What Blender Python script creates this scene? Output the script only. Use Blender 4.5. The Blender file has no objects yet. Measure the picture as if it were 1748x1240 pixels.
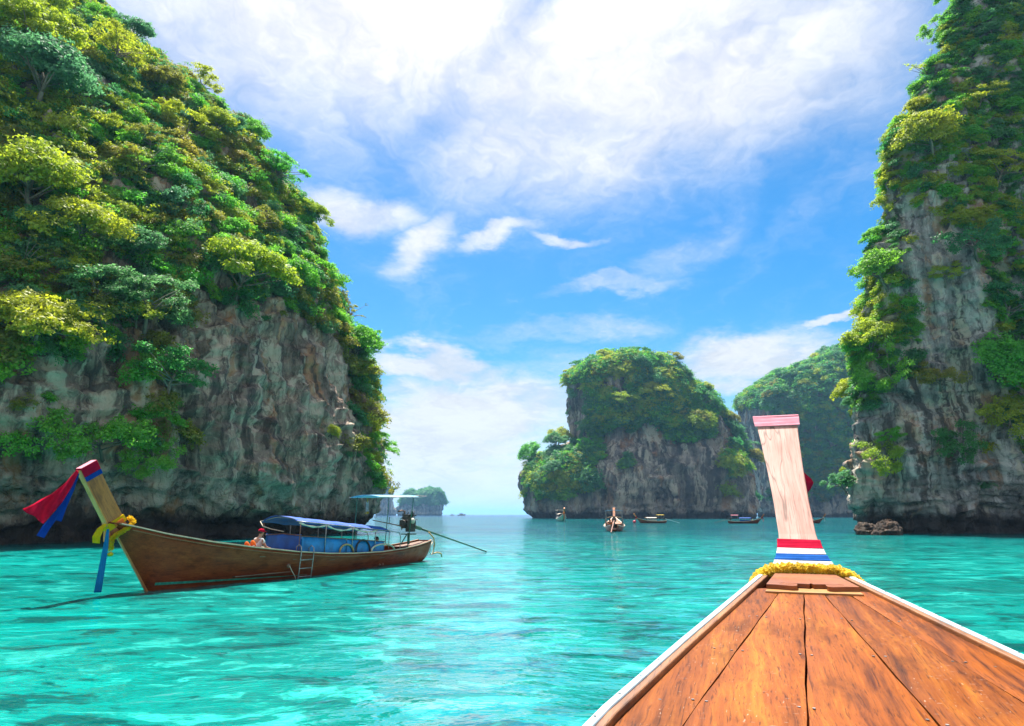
import bpy, math, random
import numpy as np
from mathutils import Vector, Matrix, Euler
R = math.radians
random.seed(7)
rng = np.random.default_rng(11)
scn = bpy.context.scene
col = scn.collection

# ------------------------------------------------------------------ camera, sky, sun, exposure
EYE = 2.1
FPX, CX, CY, PITCH = 1139.0, 874.0, 620.0, R(12.8)
cam = bpy.data.objects.new('camera', bpy.data.cameras.new('camera'))
col.objects.link(cam)
cam.location = (0, 0, EYE)
cam.rotation_euler = (R(90) + PITCH, 0, 0)
cam.data.sensor_width = 36.0
cam.data.lens = FPX / 1748.0 * 36.0
cam.data.clip_start = 0.05
cam.data.clip_end = 60000
scn.camera = cam

SUN_AZ, SUN_EL = R(-9.0), R(66.0)          # azimuth measured from +Y towards +X
sun_dir = Vector((math.sin(SUN_AZ) * math.cos(SUN_EL), math.cos(SUN_AZ) * math.cos(SUN_EL), math.sin(SUN_EL)))
sd = bpy.data.lights.new('sun', 'SUN')
sd.energy = 5.0
sd.angle = R(0.5)
sd.color = (1.0, 0.95, 0.86)
sun = bpy.data.objects.new('sun', sd)
col.objects.link(sun)
sun.rotation_euler = sun_dir.to_track_quat('Z', 'Y').to_euler()

scn.view_settings.view_transform = 'Standard'
scn.view_settings.look = 'None'
scn.view_settings.gamma = 1.0
scn.view_settings.use_curve_mapping = False
scn.view_settings.exposure = 1.5
scn.cycles.max_bounces = 8
scn.cycles.diffuse_bounces = 3
scn.cycles.transmission_bounces = 4
scn.cycles.transparent_max_bounces = 6
scn.cycles.volume_bounces = 0
scn.cycles.caustics_reflective = False
scn.cycles.caustics_refractive = False
scn.cycles.sample_clamp_indirect = 6.0
scn.cycles.use_denoising = True


class NT:
    """small helper round a node tree"""
    def __init__(s, tree):
        s.t = tree
        s.n = tree.nodes
        s.l = tree.links

    def new(s, kind, **kw):
        nd = s.n.new(kind)
        for k, v in kw.items():
            setattr(nd, k, v)
        return nd

    def put(s, sock, v):
        if hasattr(v, 'is_output'):
            s.l.new(v, sock)
        elif isinstance(v, (tuple, list)) and len(v) == 3 and sock.type == 'RGBA':
            sock.default_value = (*v, 1)
        else:
            sock.default_value = v

    def math(s, op, a, b=0.0, c=0.0, clamp=False):
        nd = s.new('ShaderNodeMath', operation=op, use_clamp=clamp)
        for i, v in enumerate((a, b, c)):
            s.put(nd.inputs[i], v)
        return nd.outputs[0]

    def vmath(s, op, a, b=(0, 0, 0), scale=None):
        nd = s.new('ShaderNodeVectorMath', operation=op)
        s.put(nd.inputs[0], a)
        s.put(nd.inputs[1], b)
        if scale is not None:
            s.put(nd.inputs[3], scale)
        return nd.outputs['Value'] if op in ('DOT_PRODUCT', 'LENGTH', 'DISTANCE') else nd.outputs[0]

    def ramp(s, v, lo, hi, a=0.0, b=1.0, smooth=True):
        nd = s.new('ShaderNodeMapRange')
        nd.interpolation_type = 'SMOOTHSTEP' if smooth else 'LINEAR'
        for i, x in enumerate((v, lo, hi, a, b)):
            s.put(nd.inputs[i], x)
        return nd.outputs[0]

    def mix(s, f, a, b, blend='MIX'):
        nd = s.new('ShaderNodeMix', data_type='RGBA', blend_type=blend, clamp_factor=True)
        s.put(nd.inputs[0], f)
        s.put(nd.inputs[6], a)
        s.put(nd.inputs[7], b)
        return nd.outputs[2]

    def noise(s, vec, scale=1.0, detail=4.0, rough=0.55, dist=0.0, out='Fac', kind='FBM'):
        nd = s.new('ShaderNodeTexNoise')
        nd.noise_type = kind
        s.put(nd.inputs['Vector'], vec)
        s.put(nd.inputs['Scale'], scale)
        s.put(nd.inputs['Detail'], detail)
        s.put(nd.inputs['Roughness'], rough)
        s.put(nd.inputs['Distortion'], dist)
        return nd.outputs[out]

    def scale(s, vec, sc, loc=(0, 0, 0), rot=(0, 0, 0)):
        nd = s.new('ShaderNodeMapping')
        s.put(nd.inputs[0], vec)
        nd.inputs[1].default_value = loc
        nd.inputs[2].default_value = rot
        nd.inputs[3].default_value = sc
        return nd.outputs[0]

    def xyz(s, x, y, z):
        nd = s.new('ShaderNodeCombineXYZ')
        for i, v in enumerate((x, y, z)):
            s.put(nd.inputs[i], v)
        return nd.outputs[0]

    def sep(s, v):
        nd = s.new('ShaderNodeSeparateXYZ')
        s.put(nd.inputs[0], v)
        return nd.outputs

    def bump(s, h, strength=0.3, dist=0.05, normal=None):
        nd = s.new('ShaderNodeBump')
        s.put(nd.inputs['Height'], h)
        nd.inputs['Strength'].default_value = strength
        nd.inputs['Distance'].default_value = dist
        if normal is not None:
            s.put(nd.inputs['Normal'], normal)
        return nd.outputs[0]


def ray(px, py):
    """direction through a pixel of the 1748 x 1240 photograph"""
    x, u = (px - CX) / FPX, (CY - py) / FPX
    return Vector((x, math.cos(PITCH) - math.sin(PITCH) * u, math.sin(PITCH) + math.cos(PITCH) * u))


def at_depth(px, py, Y):
    d = ray(px, py)
    return Vector((d.x / d.y * Y, Y, EYE + d.z / d.y * Y))


def at_height(px, py, z):
    d = ray(px, py)
    t = (z - EYE) / d.z
    return Vector((d.x * t, d.y * t, z))


def to_pixel(P):
    """numpy (n,3) -> photo pixels"""
    P = np.asarray(P, float)
    x, y, z = P[:, 0], P[:, 1], P[:, 2] - EYE
    f = math.cos(PITCH) * y + math.sin(PITCH) * z
    u = -math.sin(PITCH) * y + math.cos(PITCH) * z
    f = np.where(f > 0.1, f, 0.1)
    return CX + FPX * x / f, CY - FPX * u / f


# ---- world: Nishita sky with procedural cirrus
world = bpy.data.worlds.new('World')
scn.world = world
world.use_nodes = True
W = NT(world.node_tree)
W.n.clear()
sky = W.new('ShaderNodeTexSky', sky_type='NISHITA')
sky.sun_disc = False
sky.sun_elevation = SUN_EL
sky.sun_rotation = SUN_AZ
sky.altitude = 0
sky.air_density = 1.0
sky.dust_density = 0.5
sky.ozone_density = 3.0
SKY_STRENGTH = 0.066
HAZE = 0.00013
gen = W.new('ShaderNodeTexCoord').outputs['Generated']
d_ = W.vmath('NORMALIZE', gen)
dx, dy, dz = W.sep(d_)
hs = W.new('ShaderNodeHueSaturation')
hs.inputs['Hue'].default_value = 0.495
hs.inputs['Saturation'].default_value = 1.5
hs.inputs['Value'].default_value = 0.9
W.put(hs.inputs['Color'], sky.outputs[0])
blue = hs.outputs[0]
# the plane of the cloud layer, flattened towards the horizon
zc = W.math('ADD', W.math('MAXIMUM', dz, 0.0), 0.16)
plane = W.xyz(W.math('DIVIDE', dx, zc), W.math('DIVIDE', dy, zc), 0.0)
wob = W.noise(plane, 1.6, 5, 0.6, out='Color')
wobv = W.vmath('SCALE', W.vmath('SUBTRACT', wob, (0.5, 0.5, 0.5)), scale=0.8)
pw = W.vmath('ADD', plane, wobv)
cir = W.noise(W.scale(pw, (1.0, 0.55, 1), rot=(0, 0, R(-35))), 1.5, 9, 0.62)
fine = W.noise(W.scale(pw, (1.0, 0.35, 1), rot=(0, 0, R(-50))), 4.5, 8, 0.65)
cov = W.math('ADD', W.math('MULTIPLY', cir, 0.6), W.math('MULTIPLY', fine, 0.4))
# placed cloud banks, in direction space
ys = W.math('MAXIMUM', dy, 0.05)
wob2 = W.noise(plane, 3.0, 6, 0.6, out='Color')
w2 = W.sep(W.vmath('SUBTRACT', wob2, (0.5, 0.5, 0.5)))
gx = W.math('ADD', W.math('DIVIDE', dx, ys), W.math('MULTIPLY', w2[0], 0.16))
gz = W.math('ADD', W.math('DIVIDE', dz, ys), W.math('MULTIPLY', w2[1], 0.13))


def bank(px, py, sx, sy, rot, soft=1.0):
    d = ray(px, py)
    cx, cz = d.x / d.y, d.z / d.y
    a = W.math('SUBTRACT', gx, cx)
    b = W.math('SUBTRACT', gz, cz)
    c, s = math.cos(R(rot)), math.sin(R(rot))
    u = W.math('DIVIDE', W.math('ADD', W.math('MULTIPLY', a, c), W.math('MULTIPLY', b, s)), sx / FPX)
    v = W.math('DIVIDE', W.math('SUBTRACT', W.math('MULTIPLY', b, c), W.math('MULTIPLY', a, s)), sy / FPX)
    r = W.math('SQRT', W.math('ADD', W.math('MULTIPLY', u, u), W.math('MULTIPLY', v, v)))
    return W.ramp(r, 1.0 + 0.5 * soft, 1.0 - 0.7 * soft)


front = W.ramp(dy, 0.06, 0.2)
tot = None
for args, k in [((1180, 90, 540, 230, 12, 0.8), 0.37), ((540, 10, 520, 280, -10, 1.0), 0.35), ((1560, -120, 300, 330, 0, 0.8), 0.16),
                ((1010, 215, 330, 150, 20, 0.8), 0.30),
                ((725, 420, 75, 36, 48, 1.0), 0.34), ((850, 402, 90, 18, 20, 1.0), 0.30), ((968, 404, 55, 12, -6, 1.0), 0.28),
                ((600, 360, 130, 40, -12, 0.9), 0.30),
                ((730, 620, 130, 34, -4, 0.8), 0.42), ((950, 570, 190, 26, 4, 0.9), 0.20), ((1290, 615, 150, 60, 6, 0.8), 0.44),
                ((1440, 545, 80, 14, 12, 0.7), 0.40), ((1040, 500, 150, 16, 6, 0.9), 0.20), ((780, 730, 230, 100, 14, 1.0), 0.48),
                ((1170, 440, 110, 34, 30, 1.0), 0.16), ((760, 840, 420, 90, 0, 1.0), 0.42)]:
    b = W.math('MULTIPLY', bank(*args), k)
    tot = b if tot is None else W.math('MAXIMUM', tot, b)
tot = W.math('MULTIPLY', tot, front)
# elsewhere the same broken cirrus goes on
rest = W.math('MULTIPLY', W.math('SUBTRACT', 1.0, front), 0.3)
cov2 = W.math('ADD', cov, W.math('ADD', tot, rest))
cloud = W.ramp(cov2, 0.46, 1.0, 0.0, 0.96)
# sunlit haze round the sun seen through the thin cloud
sdot = W.vmath('DOT_PRODUCT', d_, tuple(sun_dir))
halo = W.math('POWER', W.math('MAXIMUM', sdot, 0.0), 6.0)
cl = W.math('ADD', cloud, W.math('MULTIPLY', halo, 0.35), clamp=True)
hz = W.ramp(dz, 0.22, 0.0, 0.0, 0.45)
cl = W.math('MAXIMUM', cl, hz)
bright = W.math('ADD', 5.0, W.math('MULTIPLY', halo, 3.0))
shade = W.math('MULTIPLY', bright, W.ramp(fine, 0.3, 0.65, 0.86, 1.06))
ccol = W.vmath('SCALE', W.mix(halo, (0.93, 0.96, 1.0), (1.0, 0.925, 0.985)), scale=shade)
skyc = W.mix(cl, blue, ccol)
bg = W.new('ShaderNodeBackground')
W.put(bg.inputs[0], skyc)
bg.inputs[1].default_value = SKY_STRENGTH
wo = W.new('ShaderNodeOutputWorld')
W.l.new(bg.outputs[0], wo.inputs[0])

# ------------------------------------------------------------------ helpers: tags, meshes, noise


def tag(o, label=None, cat=None, group=None, kind=None):
    if label: o['label'] = label
    if cat: o['category'] = cat
    if group: o['group'] = group
    if kind: o['kind'] = kind
    return o


def empty(name, loc=(0, 0, 0), rot=(0, 0, 0), parent=None):
    o = bpy.data.objects.new(name, None)
    o.empty_display_size = 0.2
    o.location = loc
    o.rotation_euler = rot
    col.objects.link(o)
    if parent: o.parent = parent
    return o


class MB:
    """collects geometry and links it as ONE mesh object"""
    def __init__(s):
        s.v, s.f = [], []

    def add(s, vs, fs):
        o = len(s.v)
        s.v.extend([tuple(p) for p in vs])
        s.f.extend([tuple(i + o for i in f) for f in fs])
        return s

    def box(s, c, size, rot=None):
        hx, hy, hz_ = size[0] / 2, size[1] / 2, size[2] / 2
        vs = [Vector((x, y, z)) for x in (-hx, hx) for y in (-hy, hy) for z in (-hz_, hz_)]
        if rot is not None:
            m = Euler(rot).to_matrix()
            vs = [m @ p for p in vs]
        vs = [p + Vector(c) for p in vs]
        return s.add(vs, [(0, 1, 3, 2), (4, 6, 7, 5), (0, 4, 5, 1), (2, 3, 7, 6), (0, 2, 6, 4), (1, 5, 7, 3)])

    def tube(s, pts, r, n=8, flat=1.0):
        pts = [Vector(p) for p in pts]
        rs = r if isinstance(r, (list, tuple)) else [r] * len(pts)
        vs, fs = [], []
        up = None
        for i, p in enumerate(pts):
            a = pts[max(i - 1, 0)]
            b = pts[min(i + 1, len(pts) - 1)]
            t = (b - a)
            t = t.normalized() if t.length > 1e-9 else Vector((0, 0, 1))
            if up is None:
                up = Vector((0, 0, 1)) if abs(t.z) < 0.9 else Vector((0, 1, 0))
            x = t.cross(up).normalized()
            y = x.cross(t).normalized()
            up = y
            for k in range(n):
                q = 2 * math.pi * k / n
                vs.append(p + (x * math.cos(q) + y * math.sin(q) * flat) * rs[i])
        m = len(pts)
        for i in range(m - 1):
            for k in range(n):
                k2 = (k + 1) % n
                fs.append((i * n + k, i * n + k2, (i + 1) * n + k2, (i + 1) * n + k))
        fs.append(tuple(range(n - 1, -1, -1)))
        fs.append(tuple((m - 1) * n + k for k in range(n)))
        return s.add(vs, fs)

    def grid(s, P, close_u=False):
        """P[i][j] points"""
        nu, nv = len(P), len(P[0])
        fs = []
        for i in range(nu if close_u else nu - 1):
            for j in range(nv - 1):
                i2 = (i + 1) % nu
                fs.append((i * nv + j, i2 * nv + j, i2 * nv + j + 1, i * nv + j + 1))
        return s.add([q for row in P for q in row], fs)

    def slab(s, P, th):
        """a grid sheet with thickness th along its normals (approx: along -z of local normal)"""
        nu, nv = len(P), len(P[0])
        top = [[Vector(q) for q in row] for row in P]
        low = []
        for i in range(nu):
            row = []
            for j in range(nv):
                du = top[min(i + 1, nu - 1)][j] - top[max(i - 1, 0)][j]
                dv = top[i][min(j + 1, nv - 1)] - top[i][max(j - 1, 0)]
                nn = du.cross(dv)
                nn = nn.normalized() if nn.length > 1e-12 else Vector((0, 0, 1))
                row.append(top[i][j] - nn * th)
            low.append(row)
        o = nu * nv
        vs = [q for row in top for q in row] + [q for row in low for q in row]
        ix = lambda i, j: i * nv + j
        fs = []
        for i in range(nu - 1):
            for j in range(nv - 1):
                fs.append((ix(i, j), ix(i + 1, j), ix(i + 1, j + 1), ix(i, j + 1)))
                fs.append((o + ix(i, j), o + ix(i, j + 1), o + ix(i + 1, j + 1), o + ix(i + 1, j)))
        for i in range(nu - 1):
            fs.append((ix(i, 0), o + ix(i, 0), o + ix(i + 1, 0), ix(i + 1, 0)))
            fs.append((ix(i, nv - 1), ix(i + 1, nv - 1), o + ix(i + 1, nv - 1), o + ix(i, nv - 1)))
        for j in range(nv - 1):
            fs.append((ix(0, j), ix(0, j + 1), o + ix(0, j + 1), o + ix(0, j)))
            fs.append((ix(nu - 1, j), o + ix(nu - 1, j), o + ix(nu - 1, j + 1), ix(nu - 1, j + 1)))
        return s.add(vs, fs)

    def ball(s, c, r, n=10, m=7, sq=(1, 1, 1)):
        vs, fs = [], []
        for i in range(m + 1):
            th = math.pi * i / m
            for k in range(n):
                q = 2 * math.pi * k / n
                vs.append((c[0] + r * sq[0] * math.sin(th) * math.cos(q), c[1] + r * sq[1] * math.sin(th) * math.sin(q), c[2] + r * sq[2] * math.cos(th)))
        for i in range(m):
            for k in range(n):
                k2 = (k + 1) % n
                fs.append((i * n + k, (i + 1) * n + k, (i + 1) * n + k2, i * n + k2))
        return s.add(vs, fs)

    def build(s, name, mat, parent=None, smooth=False, bevel=0.0, solid=0.0):
        me = bpy.data.meshes.new(name)
        me.from_pydata(s.v, [], s.f)
        me.update()
        if smooth:
            me.polygons.foreach_set('use_smooth', [True] * len(me.polygons))
        if mat: me.materials.append(mat)
        o = bpy.data.objects.new(name, me)
        col.objects.link(o)
        if parent: o.parent = parent
        if solid:
            sm = o.modifiers.new('thickness', 'SOLIDIFY')
            sm.thickness = solid
            sm.offset = 0
        if bevel:
            bm_ = o.modifiers.new('bevel', 'BEVEL')
            bm_.width = bevel
            bm_.segments = 2
            bm_.limit_method = 'ANGLE'
        return o


def np_mesh(name, V, F, mat, smooth=True):
    me = bpy.data.meshes.new(name)
    V = np.ascontiguousarray(V, np.float32)
    F = np.ascontiguousarray(F, np.int32)
    k = F.shape[1]
    me.vertices.add(len(V))
    me.vertices.foreach_set('co', V.ravel())
    me.loops.add(F.size)
    me.loops.foreach_set('vertex_index', F.ravel())
    me.polygons.add(len(F))
    me.polygons.foreach_set('loop_start', np.arange(0, F.size, k, dtype=np.int32))
    me.polygons.foreach_set('loop_total', np.full(len(F), k, np.int32))
    me.polygons.foreach_set('use_smooth', np.full(len(F), smooth))
    me.update(calc_edges=True)
    if mat: me.materials.append(mat)
    return me


def link(name, data, parent=None):
    o = bpy.data.objects.new(name, data)
    col.objects.link(o)
    if parent: o.parent = parent
    return o


def hash3(i, j, k, seed):
    h = (i.astype(np.uint32) * np.uint32(374761393) + j.astype(np.uint32) * np.uint32(668265263) + k.astype(np.uint32) * np.uint32(2246822519) + np.uint32(seed * 3266489 + 17))
    h = (h ^ (h >> np.uint32(13))) * np.uint32(1274126177)
    h = h ^ (h >> np.uint32(16))
    return h.astype(np.float64) / 4294967295.0


def vnoise(P, seed=0):
    """value noise in 0..1 for (n,3)"""
    f = np.floor(P)
    w = P - f
    w = w * w * w * (w * (w * 6 - 15) + 10)
    i, j, k = (f[:, a].astype(np.int64) & 0xffffffff for a in range(3))
    out = 0
    for a in (0, 1):
        wx = w[:, 0] if a else 1 - w[:, 0]
        for b in (0, 1):
            wy = w[:, 1] if b else 1 - w[:, 1]
            for c in (0, 1):
                wz = w[:, 2] if c else 1 - w[:, 2]
                out = out + wx * wy * wz * hash3(i + a, j + b, k + c, seed)
    return out


def fbm(P, octv=5, gain=0.5, seed=0, ridged=False):
    s, a, t = 0, 1.0, 0.0
    for o in range(octv):
        n = vnoise(P * (2.03 ** o) + 13.7 * o, seed + o)
        if ridged: n = 1 - np.abs(2 * n - 1)
        s = s + a * n
        t += a
        a *= gain
    return s / t


def interp(x, pts):
    return np.interp(x, [p[0] for p in pts], [p[1] for p in pts])


# ------------------------------------------------------------------ materials


def material(name):
    m = bpy.data.materials.new(name)
    m.use_nodes = True
    t = NT(m.node_tree)
    t.n.clear()
    out = t.new('ShaderNodeOutputMaterial')
    return m, t, out


def principled(t, out, color, rough=0.5, normal=None, spec=0.5, metal=0.0, **kw):
    p = t.new('ShaderNodeBsdfPrincipled')
    t.put(p.inputs['Base Color'], color)
    t.put(p.inputs['Roughness'], rough)
    t.put(p.inputs['Specular IOR Level'], spec)
    t.put(p.inputs['Metallic'], metal)
    if normal is not None: t.put(p.inputs['Normal'], normal)
    for k, v in kw.items():
        t.put(p.inputs[k], v)
    t.l.new(p.outputs[0], out.inputs[0])
    return p


def plain(name, c, rough=0.5, var=0.25, scale=6.0, spec=0.4, metal=0.0, bumps=0.1):
    """painted or dyed surface with blotchy wear"""
    m, t, out = material(name)
    co = t.new('ShaderNodeTexCoord').outputs['Object']
    n = t.noise(co, scale, 5, 0.6)
    n2 = t.noise(co, scale * 7, 3, 0.6)
    dark = tuple(x * (1 - var) for x in c)
    lite = tuple(min(1, x * (1 + var * 0.6)) for x in c)
    cc = t.mix(t.ramp(n, 0.3, 0.7), dark, lite)
    principled(t, out, cc, t.ramp(n, 0.2, 0.8, rough * 0.8, min(1, rough * 1.2)), t.bump(n2, bumps, 0.01), spec, metal)
    return m


def cloth_mat(name, c, trans=0.35):
    m, t, out = material(name)
    co = t.new('ShaderNodeTexCoord').outputs['Object']
    n = t.noise(co, 9, 4, 0.6)
    cc = t.mix(t.ramp(n, 0.3, 0.7), tuple(x * 0.82 for x in c), c)
    a = t.new('ShaderNodeBsdfDiffuse')
    b = t.new('ShaderNodeBsdfTranslucent')
    nb = t.bump(t.noise(co, 26, 3, 0.5), 0.25, 0.01)
    t.put(a.inputs[0], cc); t.put(b.inputs[0], cc)
    t.put(a.inputs['Normal'], nb)
    x = t.new('ShaderNodeMixShader')
    x.inputs[0].default_value = trans
    t.l.new(a.outputs[0], x.inputs[1]); t.l.new(b.outputs[0], x.inputs[2])
    t.l.new(x.outputs[0], out.inputs[0])
    return m


def wood_mat(name, stops, grain=(1.2, 22, 22), rough=0.35, bumpk=0.25, spec=0.5, per_object=0.0, worn=None, seed=0.0, blotk=0.55, lean=0.0, crack=0.0):
    """stops: three colours dark, mid, light; the grain runs along local x"""
    m, t, out = material(name)
    co = t.new('ShaderNodeTexCoord').outputs['Object']
    if lean: co = t.scale(co, (1, 1, 1), rot=(0, -lean, 0))
    rnd = t.new('ShaderNodeObjectInfo').outputs['Random']
    off = t.vmath('ADD', co, t.xyz(t.math('MULTIPLY', rnd, 31.0 * (1 if per_object else 0)), seed, t.math('MULTIPLY', rnd, 17.0 * (1 if per_object else 0))))
    warp = t.vmath('SCALE', t.vmath('SUBTRACT', t.noise(off, 1.1, 3, 0.5, out='Color'), (0.5, 0.5, 0.5)), scale=0.10)
    wv = t.vmath('ADD', off, warp)
    g = t.noise(t.scale(wv, grain), 1.0, 7, 0.62)
    broad = t.noise(t.scale(wv, tuple(max(x / 5.0, 0.5) for x in grain)), 1.0, 4, 0.6)
    blot = t.noise(t.scale(off, tuple(3.4 if x > 5 else 1.6 for x in grain)), 1.0, 6, 0.65)
    med = t.noise(t.scale(wv, tuple(x * (2.6 if x > 5 else 1.5) for x in grain)), 1.0, 5, 0.6)
    f = t.math('ADD', t.math('ADD', t.math('MULTIPLY', g, 0.33), t.math('MULTIPLY', med, 0.25)), t.math('MULTIPLY', broad, 0.42))
    c = t.mix(t.ramp(f, 0.36, 0.52), stops[0], stops[1])
    c = t.mix(t.ramp(f, 0.5, 0.66), c, stops[2])
    c = t.mix(t.ramp(blot, 0.52, 0.7, 0, blotk), c, tuple(x * 0.45 for x in stops[0]))
    if per_object:
        h = t.new('ShaderNodeHueSaturation')
        t.put(h.inputs['Value'], t.ramp(rnd, 0, 1, 1 - per_object, 1 + per_object, smooth=False))
        t.put(h.inputs['Color'], c)
        c = h.outputs[0]
    pores = t.noise(t.scale(wv, (grain[0] * 3, grain[1] * 6, grain[2] * 6)), 1.0, 3, 0.6)
    c = t.mix(t.ramp(pores, 0.54, 0.68, 0, 0.6), c, tuple(x * 0.35 for x in stops[0]))
    if crack:
        ck = t.noise(t.scale(wv, (3.0, 3.0, 0.45)), 1.0, 4, 0.5)
        c = t.mix(t.ramp(t.math('ABSOLUTE', t.math('SUBTRACT', ck, 0.5)), 0.0, 0.008, crack, 0.0), c, (0.10, 0.05, 0.03))
    if worn:
        # pale scratches and salt specks
        sv = t.noise(t.scale(off, (26, 120, 9), rot=(0, 0, R(38))), 1.0, 2, 0.5)
        sv2 = t.noise(t.scale(off, (130, 22, 9), rot=(0, 0, R(20))), 1.0, 2, 0.5)
        area = t.ramp(t.noise(off, 1.6, 4, 0.6), 0.42, 0.62)
        scr = t.math('MULTIPLY', t.math('MAXIMUM', t.ramp(sv, 0.69, 0.75), t.ramp(sv2, 0.70, 0.76)), area)
        spk = t.math('MULTIPLY', t.ramp(t.noise(off, 38, 4, 0.6), 0.70, 0.80), area)
        c = t.mix(t.math('MULTIPLY', t.math('MAXIMUM', scr, spk), 0.3), c, worn)
    hgt = t.math('ADD', t.math('MULTIPLY', g, 0.6), t.math('MULTIPLY', pores, 0.4))
    rr = t.ramp(blot, 0.3, 0.7, rough * 0.75, min(1, rough * 1.35))
    principled(t, out, c, rr, t.bump(hgt, bumpk, 0.008), spec)
    return m


M = {}
M['deck'] = wood_mat('deck_wood', [(0.05, 0.012, 0.005), (0.22, 0.057, 0.007), (0.36, 0.118, 0.011)], per_object=0.2, rough=0.5, spec=0.12, blotk=0.5, worn=(0.75, 0.6, 0.48))
M['board'] = wood_mat('board_wood', [(0.09, 0.020, 0.005), (0.24, 0.062, 0.008), (0.34, 0.115, 0.015)], grain=(22, 1.2, 22), rough=0.42)
M['board_side'] = wood_mat('board_wood_light', [(0.18, 0.07, 0.018), (0.36, 0.16, 0.036), (0.44, 0.24, 0.065)], grain=(22, 1.2, 22), rough=0.5)
M['rail'] = wood_mat('rail_wood', [(0.09, 0.032, 0.012), (0.24, 0.095, 0.03), (0.34, 0.16, 0.055)], rough=0.45)
M['post'] = wood_mat('post_wood', [(0.36, 0.15, 0.105), (0.55, 0.285, 0.225), (0.61, 0.37, 0.30)], grain=(18, 18, 0.7), rough=0.5, bumpk=0.3, blotk=0.16, lean=math.atan2(1.03, 1.16), crack=0.75)
M['post_dark'] = wood_mat('post_wood_brown', [(0.20, 0.05, 0.009), (0.44, 0.135, 0.022), (0.56, 0.20, 0.036)], grain=(18, 18, 1.0), rough=0.45, lean=0.58)
M['post_pale'] = wood_mat('post_wood_yellow', [(0.50, 0.13, 0.018), (0.68, 0.24, 0.035), (0.76, 0.32, 0.06)], grain=(18, 18, 1.0), rough=0.5, lean=0.58)
M['hull'] = wood_mat('hull_wood', [(0.10, 0.012, 0.003), (0.24, 0.038, 0.008), (0.36, 0.080, 0.018)], grain=(0.7, 12, 12), rough=0.5, spec=0.2)
M['hull_bow'] = M['hull']
M['hull_in'] = wood_mat('hull_inside_wood', [(0.07, 0.03, 0.02), (0.16, 0.08, 0.045), (0.25, 0.14, 0.08)], rough=0.55)
M['trim'] = plain('pale_trim_paint', (0.72, 0.50, 0.36), 0.45, 0.25)
M['white_paint'] = plain('pale_blue_paint', (0.44, 0.58, 0.64), 0.45, 0.14, scale=4)
M['green_paint'] = plain('green_boot_paint', (0.03, 0.30, 0.20), 0.5, 0.5)
M['red'] = cloth_mat('red_cloth', (0.62, 0.012, 0.05))
M['pink'] = cloth_mat('faded_pink_cloth', (0.80, 0.33, 0.40), 0.1)
M['crimson'] = cloth_mat('crimson_cloth', (0.55, 0.015, 0.05), 0.1)
M['blue'] = cloth_mat('blue_cloth', (0.012, 0.07, 0.40))
M['blue_band'] = cloth_mat('blue_band_cloth', (0.03, 0.14, 0.50), 0.1)
M['lightblue'] = cloth_mat('azure_cloth', (0.02, 0.24, 0.55))
M['white_cloth'] = cloth_mat('white_cloth', (0.82, 0.80, 0.80), 0.1)
M['yellow_cloth'] = cloth_mat('yellow_cloth', (0.80, 0.52, 0.02))
M['orange_cloth'] = cloth_mat('orange_cloth', (0.85, 0.22, 0.05))
M['flower'] = cloth_mat('marigold', (0.85, 0.60, 0.04))
M['flower_pale'] = cloth_mat('pale_marigold', (0.95, 0.74, 0.14))
M['tarp'] = plain('blue_tarpaulin', (0.006, 0.07, 0.34), 0.75, 0.3, scale=3)
M['tarp_pale'] = plain('pale_blue_tarpaulin', (0.14, 0.38, 0.60), 0.75, 0.2, scale=3)
M['panel_blue'] = plain('blue_side_screen', (0.008, 0.085, 0.36), 0.45, 0.35, scale=2.5)
M['panel_azure'] = plain('azure_side_screen', (0.012, 0.20, 0.50), 0.45, 0.35, scale=2.5)
M['steel'] = plain('galvanised_pipe', (0.32, 0.30, 0.29), 0.4, 0.4, metal=0.6, scale=12)
M['rust'] = plain('rusty_pipe', (0.20, 0.10, 0.07), 0.6, 0.5, metal=0.3, scale=14)
M['green_pole'] = plain('green_pole_paint', (0.03, 0.14, 0.10), 0.5, 0.4)
M['engine'] = plain('greasy_engine_iron', (0.055, 0.05, 0.045), 0.45, 0.7, metal=0.5, scale=16)
M['engine_green'] = plain('green_engine_paint', (0.03, 0.10, 0.06), 0.5, 0.6, scale=12)
M['rope'] = plain('old_rope', (0.50, 0.34, 0.15), 0.9, 0.4, scale=30, bumps=0.6)
M['rope_pale'] = plain('pale_rope', (0.62, 0.52, 0.40), 0.9, 0.3, scale=30, bumps=0.6)
M['rubber'] = plain('black_rubber', (0.02, 0.02, 0.024), 0.7, 0.3)
M['skin'] = plain('skin', (0.42, 0.22, 0.14), 0.55, 0.12)
M['hair'] = plain('black_hair', (0.012, 0.010, 0.010), 0.5, 0.3)
M['shirt_white'] = cloth_mat('grey_white_shirt', (0.62, 0.60, 0.60), 0.1)
M['yellow_paint'] = plain('yellow_canopy_cloth', (0.70, 0.50, 0.05), 0.6, 0.3)
M['cream'] = plain('cream_paint', (0.68, 0.58, 0.46), 0.5, 0.25)
M['buoy_red'] = plain('red_buoy_plastic', (0.55, 0.03, 0.06), 0.35, 0.2)
M['white_plastic'] = plain('white_plastic', (0.75, 0.74, 0.72), 0.4, 0.12)
M['bark'] = wood_mat('bark', [(0.10, 0.075, 0.055), (0.22, 0.18, 0.14), (0.38, 0.32, 0.26)], grain=(14, 14, 1.5), rough=0.85, bumpk=0.6, spec=0.2)


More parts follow.
